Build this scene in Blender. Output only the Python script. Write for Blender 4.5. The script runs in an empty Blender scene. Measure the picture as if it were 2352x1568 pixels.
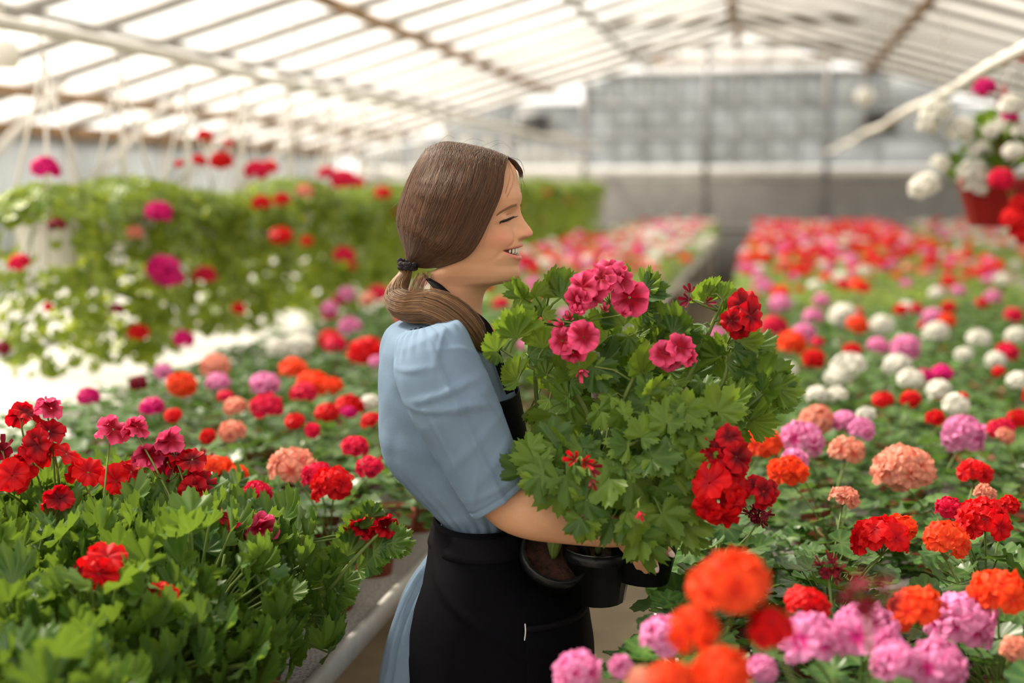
import bpy, math, random
import numpy as np
from mathutils import Vector, Matrix, noise

# ------------------------------------------------------------------ camera, light, exposure
scene = bpy.context.scene
COL = scene.collection
FPX = 50.0 / 36.0 * 2352.0
EYE = Vector((0.0, 0.0, 1.59))
_wy = Vector((594.0, 364.0, -FPX)).normalized()          # world +Y seen from the camera
_p = math.atan2(364.0, FPX)
_wz = Vector((0.0, math.cos(_p), math.sin(_p)))
_wx = _wy.cross(_wz)
ROT = Matrix((_wx, _wy, _wz))
cam_data = bpy.data.cameras.new('camera')
cam_data.lens = 50.0
cam_data.sensor_width = 36.0
cam_data.clip_end = 300
cam_data.dof.use_dof = True
cam_data.dof.focus_distance = 2.27
cam_data.dof.aperture_fstop = 1.9
cam = bpy.data.objects.new('camera', cam_data)
cam.matrix_world = Matrix.Translation(EYE) @ ROT.to_4x4()
COL.objects.link(cam)
scene.camera = cam
scene.view_settings.view_transform = 'Standard'
scene.view_settings.look = 'None'
scene.view_settings.gamma = 1.0
scene.view_settings.use_curve_mapping = False
scene.view_settings.exposure = 0.36
scene.cycles.transparent_max_bounces = 16
scene.cycles.max_bounces = 8
scene.cycles.use_denoising = True

world = bpy.data.worlds.new('sky')
scene.world = world
world.use_nodes = True
world.node_tree.nodes['Background'].inputs[0].default_value = (1.0, 0.955, 0.88, 1)
world.node_tree.nodes['Background'].inputs[1].default_value = 1.55

sun_data = bpy.data.lights.new('sun', 'SUN')
sun_data.energy = 10.0
sun_data.angle = math.radians(9)
sun_data.color = (1.0, 0.89, 0.72)
sun = bpy.data.objects.new('sun', sun_data)
COL.objects.link(sun)
sun.rotation_euler = Vector((-0.62, 0.28, 0.72)).to_track_quat('Z', 'Y').to_euler()

# ------------------------------------------------------------------ helpers
RIGHT = Vector((ROT[0][0], ROT[1][0], 0)).normalized()
FWD = Vector((-RIGHT.y, RIGHT.x, 0))
TOW = -FWD
UP = Vector((0, 0, 1))
rng = random.Random(7)
R2 = math.radians

def ray(px, py):
    return ROT @ Vector(((px - 1176) / FPX, -(py - 784) / FPX, -1.0))

def pt(px, py, s):
    "point seen at a pixel at the distance where a metre spans s pixels"
    return EYE + ray(px, py) * (FPX / s)

def at_z(px, py, z):
    r = ray(px, py)
    return EYE + r * ((z - EYE.z) / r.z)

DH = 2.319
def wt(px, py, t=0.0):
    "point on the upright plane through the woman, moved t metres towards the camera"
    r = ray(px, py)
    return EYE + r * ((DH - t) / r.dot(FWD))

def mesh_np(name, V, F, attrs=None, smooth=True, mats=None, mat_idx=None):
    V = np.asarray(V, dtype=np.float32).reshape(-1, 3)
    me = bpy.data.meshes.new(name)
    me.vertices.add(len(V))
    me.vertices.foreach_set('co', V.ravel())
    if isinstance(F, np.ndarray):
        k = F.shape[1]
        flat = F.ravel().astype(np.int32)
        starts = np.arange(0, len(flat), k, dtype=np.int32)
        totals = np.full(len(F), k, dtype=np.int32)
    else:
        flat = np.array([i for f in F for i in f], dtype=np.int32)
        totals = np.array([len(f) for f in F], dtype=np.int32)
        starts = np.concatenate(([0], np.cumsum(totals)[:-1])).astype(np.int32)
    me.loops.add(len(flat))
    me.loops.foreach_set('vertex_index', flat)
    me.polygons.add(len(totals))
    me.polygons.foreach_set('loop_start', starts)
    me.polygons.foreach_set('loop_total', totals)
    if smooth:
        me.polygons.foreach_set('use_smooth', np.ones(len(totals), dtype=bool))
    for m in (mats or []):
        me.materials.append(m)
    if mat_idx is not None:
        me.polygons.foreach_set('material_index', np.asarray(mat_idx, dtype=np.int32))
    me.update(calc_edges=True)
    for k, v in (attrs or {}).items():
        a = me.attributes.new(k, 'FLOAT', 'POINT')
        a.data.foreach_set('value', np.asarray(v, dtype=np.float32))
    me.validate()
    return me

def link(name, me, parent=None, mat=None, M=None):
    o = bpy.data.objects.new(name, me)
    COL.objects.link(o)
    if mat is not None:
        if len(me.materials) == 0:
            me.materials.append(mat)
        elif me.materials[0] != mat:
            o.material_slots[0].link = 'OBJECT'
            o.material_slots[0].material = mat
    if parent is not None:
        o.parent = parent
    if M is not None:
        o.matrix_basis = M
    return o

def tag(o, label=None, cat=None, group=None, kind=None):
    if label: o['label'] = label
    if cat: o['category'] = cat
    if group: o['group'] = group
    if kind: o['kind'] = kind
    return o

def empty(name, loc=(0, 0, 0)):
    o = bpy.data.objects.new(name, None)
    o.empty_display_size = 0.05
    COL.objects.link(o)
    o.location = loc
    return o

class MB:
    "collects shapes into one mesh"
    def __init__(s):
        s.v = []; s.f = []
    def add(s, V, F):
        n = len(s.v)
        s.v += [tuple(q) for q in V]
        s.f += [tuple(i + n for i in f) for f in F]
    def box(s, a, b):
        x0, y0, z0 = a; x1, y1, z1 = b
        V = [(x0,y0,z0),(x1,y0,z0),(x1,y1,z0),(x0,y1,z0),(x0,y0,z1),(x1,y0,z1),(x1,y1,z1),(x0,y1,z1)]
        s.add(V, [(3,2,1,0),(4,5,6,7),(0,1,5,4),(1,2,6,5),(2,3,7,6),(3,0,4,7)])
    def bar(s, p, q, w, h):
        p = Vector(p); q = Vector(q); d = (q - p).normalized()
        side = d.cross(UP)
        side = Vector((1, 0, 0)) if side.length < 1e-3 else side.normalized()
        u = side.cross(d)
        V = []
        for c in (p, q):
            for a, b in ((-1,-1),(1,-1),(1,1),(-1,1)):
                V.append(c + side * (a * w / 2) + u * (b * h / 2))
        s.add(V, [(3,2,1,0),(4,5,6,7),(0,1,5,4),(1,2,6,5),(2,3,7,6),(3,0,4,7)])
    def tube(s, pts, rad, n=8, caps=True):
        pts = [Vector(p) for p in pts]
        rr = rad if isinstance(rad, (list, tuple)) else [rad] * len(pts)
        d0 = (pts[1] - pts[0]).normalized()
        ref = Vector((0, 0, 1)) if abs(d0.z) < .9 else Vector((1, 0, 0))
        a = d0.cross(ref).normalized()
        V = []
        for i, p in enumerate(pts):
            d = (pts[min(i + 1, len(pts) - 1)] - pts[max(i - 1, 0)]).normalized()
            a = (a - d * a.dot(d)).normalized()
            b = d.cross(a)
            for k in range(n):
                g = 2 * math.pi * k / n
                V.append(p + (a * math.cos(g) + b * math.sin(g)) * rr[i])
        F = []
        for i in range(len(pts) - 1):
            for k in range(n):
                k2 = (k + 1) % n
                F.append((i*n+k, i*n+k2, (i+1)*n+k2, (i+1)*n+k))
        if caps:
            F.append(tuple(range(n - 1, -1, -1)))
            F.append(tuple((len(pts)-1)*n + k for k in range(n)))
        s.add(V, F)
    def lathe(s, prof, n=20, M=None):
        V = []
        for r, z in prof:
            for k in range(n):
                g = 2 * math.pi * k / n
                q = Vector((r * math.cos(g), r * math.sin(g), z))
                V.append(M @ q if M else q)
        F = []
        for i in range(len(prof) - 1):
            for k in range(n):
                k2 = (k + 1) % n
                F.append((i*n+k, i*n+k2, (i+1)*n+k2, (i+1)*n+k))
        s.add(V, F)
    def ball(s, c, rx, ry, rz, n=10, m=7, M=None):
        prof = [(math.sin(math.pi * i / m), -math.cos(math.pi * i / m)) for i in range(m + 1)]
        V = []
        for r, z in prof:
            for k in range(n):
                g = 2 * math.pi * k / n
                q = Vector((max(r, 1e-3) * math.cos(g) * rx, max(r, 1e-3) * math.sin(g) * ry, z * rz))
                V.append(Vector(c) + (M @ q if M else q))
        F = []
        for i in range(m):
            for k in range(n):
                k2 = (k + 1) % n
                F.append((i*n+k, i*n+k2, (i+1)*n+k2, (i+1)*n+k))
        s.add(V, F)
    def mesh(s, name, smooth=False):
        return mesh_np(name, s.v, s.f, smooth=smooth)
    def obj(s, name, mat, parent=None, smooth=False, M=None):
        return link(name, s.mesh(name, smooth), parent, mat, M)

def smooth_line(pts, n):
    "Catmull-Rom through the points, n samples"
    P = [Vector(p) for p in pts]
    out = []
    m = len(P) - 1
    for i in range(n):
        g = i / (n - 1) * m
        k = min(int(g), m - 1); f = g - k
        p0 = P[max(k-1, 0)]; p1 = P[k]; p2 = P[k+1]; p3 = P[min(k+2, m)]
        out.append(0.5 * ((2*p1) + (p2-p0)*f + (2*p0-5*p1+4*p2-p3)*f*f + (3*p1-p0-3*p2+p3)*f*f*f))
    return out

def smooth_vals(v, n):
    return [q.x for q in smooth_line([(a, 0, 0) for a in v], n)]

# ------------------------------------------------------------------ materials
def new_mat(name):
    m = bpy.data.materials.new(name); m.use_nodes = True
    nt = m.node_tree
    return m, nt, nt.nodes['Principled BSDF'], nt.nodes['Material Output']

def plain(name, col, rough=.6, metal=0, noise_amt=.12, nscale=30, bump=0.0, spec=.4, detail=4, coords='Object'):
    m, nt, b, out = new_mat(name)
    N = nt.nodes; Lk = nt.links
    tc = N.new('ShaderNodeTexCoord'); nz = N.new('ShaderNodeTexNoise')
    nz.inputs['Scale'].default_value = nscale; nz.inputs['Detail'].default_value = detail
    Lk.new(tc.outputs[coords], nz.inputs['Vector'])
    mr = N.new('ShaderNodeMapRange')
    mr.inputs[1].default_value = .3; mr.inputs[2].default_value = .7
    mr.inputs[3].default_value = 1 - noise_amt; mr.inputs[4].default_value = 1 + noise_amt
    Lk.new(nz.outputs[0], mr.inputs[0])
    mx = N.new('ShaderNodeVectorMath'); mx.operation = 'SCALE'
    mx.inputs[0].default_value = col[:3]
    Lk.new(mr.outputs[0], mx.inputs['Scale'])
    Lk.new(mx.outputs[0], b.inputs['Base Color'])
    b.inputs['Roughness'].default_value = rough
    b.inputs['Metallic'].default_value = metal
    b.inputs['Specular IOR Level'].default_value = spec
    if bump:
        bp = N.new('ShaderNodeBump'); bp.inputs['Strength'].default_value = bump; bp.inputs['Distance'].default_value = .004
        Lk.new(nz.outputs[0], bp.inputs['Height']); Lk.new(bp.outputs[0], b.inputs['Normal'])
    return m

def glass_mat(name, col, clear, diffuse_col):
    "dusty or greyed greenhouse glass: part clear, part milky"
    m, nt, b, out = new_mat(name)
    N = nt.nodes; Lk = nt.links
    tr = N.new('ShaderNodeBsdfTransparent'); tr.inputs[0].default_value = (*col, 1)
    tl = N.new('ShaderNodeBsdfTranslucent'); tl.inputs[0].default_value = (*diffuse_col, 1)
    b.inputs['Base Color'].default_value = (*diffuse_col, 1); b.inputs['Roughness'].default_value = .35
    a = N.new('ShaderNodeMixShader'); a.inputs[0].default_value = .65
    Lk.new(b.outputs[0], a.inputs[1]); Lk.new(tl.outputs[0], a.inputs[2])
    tc = N.new('ShaderNodeTexCoord'); nz = N.new('ShaderNodeTexNoise'); nz.inputs['Scale'].default_value = 1.3
    Lk.new(tc.outputs['Object'], nz.inputs['Vector'])
    mr = N.new('ShaderNodeMapRange'); mr.inputs[1].default_value = .35; mr.inputs[2].default_value = .65
    mr.inputs[3].default_value = max(0, clear - .12); mr.inputs[4].default_value = min(1, clear + .12)
    Lk.new(nz.outputs[0], mr.inputs[0])
    c = N.new('ShaderNodeMixShader'); Lk.new(mr.outputs[0], c.inputs[0])
    Lk.new(a.outputs[0], c.inputs[1]); Lk.new(tr.outputs[0], c.inputs[2])
    Lk.new(c.outputs[0], out.inputs[0])
    return m

def leaf_mat(name, c_dark, c_light, trans_col, trans=.38, rough=.45, vein=0.0):
    m, nt, b, out = new_mat(name)
    N = nt.nodes; Lk = nt.links
    geo = N.new('ShaderNodeNewGeometry'); oi = N.new('ShaderNodeObjectInfo')
    ad = N.new('ShaderNodeMath'); ad.operation = 'ADD'
    Lk.new(geo.outputs['Random Per Island'], ad.inputs[0]); Lk.new(oi.outputs['Random'], ad.inputs[1])
    fr = N.new('ShaderNodeMath'); fr.operation = 'FRACT'; Lk.new(ad.outputs[0], fr.inputs[0])
    mx = N.new('ShaderNodeMix'); mx.data_type = 'RGBA'
    mx.inputs['A'].default_value = (*c_dark, 1); mx.inputs['B'].default_value = (*c_light, 1)
    Lk.new(fr.outputs[0], mx.inputs['Factor'])
    at = N.new('ShaderNodeAttribute'); at.attribute_name = 'v'          # veins: paler ridges on the blade
    mv = N.new('ShaderNodeMix'); mv.data_type = 'RGBA'
    mm = N.new('ShaderNodeMath'); mm.operation = 'MULTIPLY'; mm.inputs[1].default_value = vein
    Lk.new(at.outputs['Fac'], mm.inputs[0]); Lk.new(mm.outputs[0], mv.inputs['Factor'])
    Lk.new(mx.outputs['Result'], mv.inputs['A'])
    mv.inputs['B'].default_value = (.30, .42, .12, 1)
    Lk.new(mv.outputs['Result'], b.inputs['Base Color'])
    b.inputs['Roughness'].default_value = rough
    b.inputs['Specular IOR Level'].default_value = .35
    tl = N.new('ShaderNodeBsdfTranslucent')
    mt = N.new('ShaderNodeMix'); mt.data_type = 'RGBA'; mt.inputs['Factor'].default_value = .7
    Lk.new(mv.outputs['Result'], mt.inputs['A']); mt.inputs['B'].default_value = (*trans_col, 1)
    Lk.new(mt.outputs['Result'], tl.inputs[0])
    ms = N.new('ShaderNodeMixShader'); ms.inputs[0].default_value = trans
    Lk.new(b.outputs[0], ms.inputs[1]); Lk.new(tl.outputs[0], ms.inputs[2])
    Lk.new(ms.outputs[0], out.inputs[0])
    return m

def petal_mat(name, tip, core, lo=.1, hi=.55, trans=.35):
    m, nt, b, out = new_mat(name)
    N = nt.nodes; Lk = nt.links
    at = N.new('ShaderNodeAttribute'); at.attribute_name = 'c'
    mr = N.new('ShaderNodeMapRange'); mr.interpolation_type = 'SMOOTHSTEP'
    mr.inputs[1].default_value = lo; mr.inputs[2].default_value = hi
    Lk.new(at.outputs['Fac'], mr.inputs[0])
    mx = N.new('ShaderNodeMix'); mx.data_type = 'RGBA'
    mx.inputs['A'].default_value = (*core, 1); mx.inputs['B'].default_value = (*tip, 1)
    Lk.new(mr.outputs[0], mx.inputs['Factor'])
    geo = N.new('ShaderNodeNewGeometry'); oi = N.new('ShaderNodeObjectInfo')
    ad = N.new('ShaderNodeMath'); ad.operation = 'ADD'
    Lk.new(geo.outputs['Random Per Island'], ad.inputs[0]); Lk.new(oi.outputs['Random'], ad.inputs[1])
    fr = N.new('ShaderNodeMath'); fr.operation = 'FRACT'; Lk.new(ad.outputs[0], fr.inputs[0])
    m2 = N.new('ShaderNodeMapRange'); m2.inputs[3].default_value = .82; m2.inputs[4].default_value = 1.08
    Lk.new(fr.outputs[0], m2.inputs[0])
    sc = N.new('ShaderNodeVectorMath'); sc.operation = 'SCALE'
    Lk.new(mx.outputs['Result'], sc.inputs[0]); Lk.new(m2.outputs[0], sc.inputs['Scale'])
    Lk.new(sc.outputs[0], b.inputs['Base Color'])
    b.inputs['Roughness'].default_value = .55; b.inputs['Specular IOR Level'].default_value = .2
    tl = N.new('ShaderNodeBsdfTranslucent'); Lk.new(sc.outputs[0], tl.inputs[0])
    ms = N.new('ShaderNodeMixShader'); ms.inputs[0].default_value = trans
    Lk.new(b.outputs[0], ms.inputs[1]); Lk.new(tl.outputs[0], ms.inputs[2])
    Lk.new(ms.outputs[0], out.inputs[0])
    return m

M = {}
M['floor'] = plain('concrete_floor', (.36, .29, .20), .85, nscale=6, noise_amt=.2, bump=.2)
M['gravel'] = plain('grey_gravel', (.33, .31, .29), .9, nscale=160, noise_amt=.55, bump=.6)
M['ground'] = plain('outside_ground', (.30, .29, .25), .9, nscale=2)
M['alu'] = plain('pale_aluminium', (.47, .46, .44), .6, metal=.1, nscale=25, noise_amt=.08)
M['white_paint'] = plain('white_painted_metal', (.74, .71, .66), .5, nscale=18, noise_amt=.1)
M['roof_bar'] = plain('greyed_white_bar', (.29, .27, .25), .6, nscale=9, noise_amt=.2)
M['rust'] = plain('rusty_brown_steel', (.26, .155, .075), .8, nscale=7, noise_amt=.45, bump=.2)
M['dark_bar'] = plain('dark_grey_steel', (.27, .27, .275), .6, nscale=8)
M['grey_bar'] = plain('grey_steel', (.44, .44, .44), .6, nscale=8)
M['grey_panel'] = plain('grey_slat_panel', (.32, .315, .31), .7, nscale=5, noise_amt=.15)
M['pale_panel'] = plain('pale_beam', (.62, .61, .59), .6, nscale=5, noise_amt=.1)
M['black_vent'] = plain('black_vent', (.02, .02, .022), .6)
M['sheet'] = plain('white_ground_cloth', (.50, .49, .475), .8, nscale=14, noise_amt=.05, bump=.1)
M['terracotta'] = plain('terracotta_plastic', (.36, .085, .035), .5, nscale=20, noise_amt=.2)
M['redpot'] = plain('red_plastic_pot', (.32, .008, .012), .35, nscale=20, noise_amt=.1)
M['whitepot'] = plain('white_plastic_pot', (.80, .78, .74), .4, nscale=15, noise_amt=.05)
M['blackpot'] = plain('black_plastic_pot', (.006, .007, .010), .38, nscale=70, noise_amt=.5, bump=.35, spec=.35)
M['soil'] = plain('dark_soil', (.045, .018, .012), .95, nscale=90, noise_amt=.8, bump=1.0)
M['stem'] = leaf_mat('green_stem', (.12, .20, .04), (.22, .30, .08), (.3, .4, .05), .2)
M['stem_brown'] = leaf_mat('brownish_stem', (.22, .10, .05), (.25, .16, .06), (.3, .25, .05), .2)
M['leaf_regal'] = leaf_mat('regal_leaf', (.026, .085, .016), (.090, .185, .022), (.24, .36, .03), .38, vein=.15)
M['leaf_zonal'] = leaf_mat('zonal_leaf', (.022, .075, .022), (.060, .150, .028), (.16, .30, .04), .30, rough=.35, vein=.3)
M['leaf_ivy'] = leaf_mat('ivy_leaf', (.085, .175, .014), (.26, .345, .028), (.44, .50, .03), .42, vein=.2)
M['leaf_held'] = leaf_mat('held_leaf', (.022, .080, .018), (.170, .285, .028), (.28, .42, .03), .38, vein=.15)
M['leaf_far'] = leaf_mat('far_leaf', (.09, .17, .03), (.20, .29, .06), (.35, .45, .06), .4)
PET = {
 'R': petal_mat('red_petal', (.78, .006, .010), (.50, .0, .01)),
 'C': petal_mat('crimson_petal', (.80, .012, .075), (.55, .0, .04)),
 'O': petal_mat('orange_petal', (.95, .085, .018), (.85, .03, .01)),
 'P': petal_mat('pink_petal', (.84, .30, .58), (.70, .02, .26), .10, .62),
 'M': petal_mat('magenta_petal', (.74, .010, .22), (.55, .0, .10)),
 'W': petal_mat('white_petal', (.84, .83, .78), (.76, .72, .60)),
 'S': petal_mat('salmon_petal', (.86, .36, .26), (.80, .14, .10)),
 'D': petal_mat('dried_dark_petal', (.22, .006, .022), (.09, .002, .012), trans=.15),
 'K': petal_mat('hot_pink_petal', (.90, .095, .25), (.34, .0, .02), .22, .74),
 'Q': petal_mat('deep_red_petal', (.60, .004, .014), (.16, .0, .006), .15, .7),
}
COLOUR = {'R': 'red', 'C': 'crimson', 'O': 'orange', 'P': 'pink', 'M': 'magenta', 'W': 'white', 'S': 'salmon',
          'D': 'faded dark red', 'K': 'hot pink', 'Q': 'deep red'}
# ------------------------------------------------------------------ the greenhouse
Y0, YB = -4.24, 22.5
XR = -0.5
def roof_z(X): return 1.59 + (2.47 + .29 * X if X <= XR else 2.47 - .29 * (X + 1.0))
EAVE_L, EAVE_R = -6.6, 5.6
M['pane_left'] = glass_mat('clear_roof_glass', (1, 1, 1), .80, (.9, .89, .86))
M['pane_right'] = glass_mat('grey_roof_glass', (.92, .92, .92), .42, (.62, .61, .59))  # greyer and less clear than the glass of the left slope
M['pane_back'] = glass_mat('dusty_end_glass', (.74, .77, .80), .18, (.42, .435, .45))
M['pane_gable'] = glass_mat('gable_glass', (1, 1, 1), .68, (.8, .8, .78))

mb = MB(); mb.box((-7.5, Y0 - 3, -.1), (6.5, YB + .3, 0)); 
tag(mb.obj('floor', M['floor']), 'bare tan concrete greenhouse floor between the benches', 'floor', kind='structure')
mb = MB(); mb.box((-60, -30, -.3), (60, 90, -.101))
tag(mb.obj('ground', M['ground']), 'open ground outside the greenhouse', 'ground', kind='structure')

ceiling = tag(empty('ceiling', (0, 0, 0)), 'pitched glass greenhouse roof on white bars and rusty purlins', 'ceiling', kind='structure')
bars_y = [Y0 + 1.06 * i for i in range(int((YB - Y0) / 1.06) + 1)]
LX = [-6.6, -5.76, -4.6, -3.4, -2.0, -.5]
RX = [-.5, 1.42, 3.5, 5.6]
shared = {}
for xs, key in ((LX, 'pane_left'), (RX, 'pane_right')):
    for i in range(len(xs) - 1):
        m = MB(); a, b = xs[i], xs[i+1]; e = .02
        za, zb = roof_z(a), roof_z(b)
        V = [(a,e,za),(b,e,zb),(b,1.06-e,zb),(a,1.06-e,za)]
        m.add(V + [(x, y, z + .005) for x, y, z in V], [(3,2,1,0),(4,5,6,7),(0,1,5,4),(1,2,6,5),(2,3,7,6),(3,0,4,7)])
        me = m.mesh('pane')
        for y in bars_y[:-1]:
            link('pane', me, ceiling, M[key], Matrix.Translation((0, y, 0)))
for side, xs in ((0, (EAVE_L, XR)), (1, (XR, EAVE_R))):
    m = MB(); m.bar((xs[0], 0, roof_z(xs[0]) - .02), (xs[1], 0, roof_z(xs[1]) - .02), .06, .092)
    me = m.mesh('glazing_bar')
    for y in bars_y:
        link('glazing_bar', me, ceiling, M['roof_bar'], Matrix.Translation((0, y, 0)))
for X, w, key in ((-5.76, .085, 'rust'), (-4.6, .05, 'roof_bar'), (-3.4, .08, 'rust'), (-2.0, .05, 'roof_bar'), (1.42, .075, 'rust'), (3.5, .05, 'roof_bar'), (XR, .07, 'roof_bar')):
    m = MB(); m.box((X - w/2, Y0, roof_z(X) - .05 - w), (X + w/2, YB, roof_z(X) - .05)); m.obj('purlin', M[key], ceiling)
for X in (EAVE_L, EAVE_R):
    m = MB(); m.box((X - .07, Y0, roof_z(X) - .14), (X + .07, YB, roof_z(X) - .02)); m.obj('gutter_beam', M['rust'], ceiling)
zt = 1.59 + 1.86
m = MB(); m.bar((-2.1, 0, zt), (1.1, 0, zt), .06, .09); tie = m.mesh('tie_beam')
m = MB(); m.bar((XR, 0, zt), (XR, 0, roof_z(XR) - .05), .07, .07); king = m.mesh('king_post')
m = MB(); m.bar((-6.5, 0, 1.5), (-5.5, 0, roof_z(-5.5) - .06), .05, .05); brace = m.mesh('brace')
for i, y in enumerate(bars_y):
    if i % 3 == 2:
        link('tie_beam', tie, ceiling, M['roof_bar'], Matrix.Translation((0, y, 0)))
        link('king_post', king, ceiling, M['rust'], Matrix.Translation((0, y, 0)))
    if i % 2 == 0:
        link('brace', brace, ceiling, M['white_paint'], Matrix.Translation((0, y, 0)))

# end wall
wall_back = tag(empty('wall_back', (0, YB, 0)), 'grey glazed end wall above horizontal grey slats', 'wall', kind='structure')
m = MB(); m.box((EAVE_L, .02, 0), (EAVE_R, .06, 1.68)); m.obj('backing_panel', M['dark_bar'], wall_back)
for i in range(8):
    z = .86 + i * .1
    m = MB(); m.box((EAVE_L, -.02, z), (EAVE_R, .02, z + .078)); m.obj('slat', M['grey_panel'], wall_back)
m = MB(); m.box((EAVE_L, -.05, 1.67), (EAVE_R, .06, 1.83)); m.obj('beam', M['pale_panel'], wall_back)
cols = [-6.6, -5.2, -4.1, -2.9, -2.43, -1.95, -1.48, -1.0, -.54, -.08, .38, .83, 1.6, 2.6, 3.6, 4.6, 5.6]
rows = [1.83, 2.33, 2.83, 3.26]
for a, b in zip(cols, cols[1:]):
    for r0, r1 in zip(rows, rows[1:]):
        ta = min(r1, roof_z(a) - .03); tb = min(r1, roof_z(b) - .03)
        if min(ta, tb) <= r0 + .06: continue
        m = MB(); e = .018
        V = [(a+e, 0, r0+e), (b-e, 0, r0+e), (b-e, 0, tb-e), (a+e, 0, ta-e)]
        m.add(V + [(x, .006, z) for x, y, z in V], [(0,1,2,3),(7,6,5,4),(0,4,5,1),(1,5,6,2),(2,6,7,3),(3,7,4,0)])
        m.obj('pane', M['pane_back'], wall_back)
for X in cols:
    big = X in (-2.9, -1.0, .83)
    w = .075 if big else .03
    top = min(roof_z(X) - .03, 3.9)
    if top - 1.83 > .1:
        m = MB(); m.box((X - w/2, -.05 if big else -.02, .86 if big else 1.83), (X + w/2, .04, top)); m.obj('post', M['dark_bar' if big else 'grey_bar'], wall_back)
for z, w, key in ((2.33, .03, 'grey_bar'), (2.83, .03, 'grey_bar'), (3.28, .07, 'grey_bar'), (3.46, .09, 'rust')):
    dx = max(0, (roof_z(XR) - z) / .29)
    m = MB(); m.box((max(EAVE_L, XR - dx), -.04, z - w/2), (min(EAVE_R, XR + dx), .05, z + w/2)); m.obj('beam', M[key], wall_back)
for a, b in zip(cols, cols[1:]):
    for r0, r1 in ((3.31, 3.42), (3.50, 3.90)):
        ta = min(r1, roof_z(a) - .03); tb = min(r1, roof_z(b) - .03)
        if min(ta, tb) <= r0 + .03: continue
        m = MB(); e = .012
        V = [(a+e, 0, r0), (b-e, 0, r0), (b-e, 0, tb), (a+e, 0, ta)]
        m.add(V + [(x, .006, z) for x, y, z in V], [(0,1,2,3),(7,6,5,4),(0,4,5,1),(1,5,6,2),(2,6,7,3),(3,7,4,0)])
        m.obj('pane', M['pane_gable'], wall_back)

# side walls
for nm, X, sgn, lab in (('wall_left', EAVE_L, 1, 'glazed left side wall behind the hanging baskets'), ('wall_right', EAVE_R, -1, 'glazed right side wall on a pale low base')):
    w = tag(empty(nm, (X, 0, 0)), lab, 'wall', kind='structure')
    m = MB(); m.box((-.05, Y0, 0), (.05, YB, .9)); m.obj('base', M['pale_panel'], w)
    m = MB(); m.box((-.004, .03, .9), (.004, 2.09, roof_z(X) - .14)); pm = m.mesh('pane')
    m = MB(); m.box((-.03, -.03, .9), (.03, .03, roof_z(X) - .14)); qm = m.mesh('post')
    for i in range(13):
        y = Y0 + 2.12 * i
        link('post', qm, w, M['white_paint'], Matrix.Translation((0, y, 0)))
        if y + 2.1 < YB: link('pane', pm, w, M['pane_back'], Matrix.Translation((0, y, 0)))

wf = tag(empty('added_wall_front', (0, Y0, 0)), 'added unseen glazed wall behind the camera that limits front fill light', 'wall', kind='structure')  # unseen wall added behind the camera to hold back fill light
m = MB(); m.box((EAVE_L, -.05, 0), (EAVE_R, .05, .95)); m.obj('base', M['pale_panel'], wf)
for a, b in zip(cols, cols[1:]):
    m = MB(); e = .02
    V = [(a+e, 0, .95), (b-e, 0, .95), (b-e, 0, roof_z(b) - .03), (a+e, 0, roof_z(a) - .03)]
    m.add(V + [(x, .006, z) for x, y, z in V], [(0,1,2,3),(7,6,5,4),(0,4,5,1),(1,5,6,2),(2,6,7,3),(3,7,4,0)])
    m.obj('pane', M['pane_left'], wf)
    m = MB(); m.box((a - .02, -.03, .95), (a + .02, .03, roof_z(a) - .03)); m.obj('post', M['grey_bar'], wf)

# dark vents on the end wall
for px, py, lab in ((2012, 285, 'small black vent opening at the right of the end wall'), (1225, 285, 'small black vent opening at the left of the end wall')):
    c = pt(px, py, 146); c.y = YB - .1
    o = empty('vent', c)
    m = MB(); m.box((-.26, -.02, -.17), (.26, .04, .17)); m.obj('frame', M['dark_bar'], o)
    for k in range(4):
        m = MB(); m.bar((-.22, -.03, -.12 + k * .08), (.22, -.03, -.12 + k * .08), .03, .05); m.obj('slat', M['black_vent'], o)
    tag(o, lab, 'vent')

# heating pipes that carry the baskets
PIPE_L = (-2.52, 2.118); PIPE_R = (.83, 2.03)
for (X, z), lab in ((PIPE_L, 'long white pipe carrying the left row of hanging baskets'), (PIPE_R, 'white pipe running above the right bench')):
    o = empty('overhead_pipe', (X, 0, z))
    m = MB(); m.tube([(0, .6 + 1.06 * i, .012 * math.sin(i * 1.7)) for i in range(21)], .024, 12); m.obj('pipe', M['white_paint'], o, True)
    m = MB(); m.tube([(0, 0, .02), (0, 0, roof_z(X) - z - .04)], .004, 6); me = m.mesh('hanger_rod')
    m = MB(); m.lathe([(.027, -.02), (.030, -.02), (.030, .02), (.027, .02)], 14, Matrix.Rotation(math.pi/2, 4, 'X')); mc = m.mesh('clamp')
    for i in range(1, 7):
        y = Y0 + 1.06 * (3 * i + 2)
        link('hanger_rod', me, o, M['white_paint'], Matrix.Translation((0, y, 0)))
        link('clamp', mc, o, M['alu'], Matrix.Translation((0, y, 0)))
    tag(o, lab, 'pipe')

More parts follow.
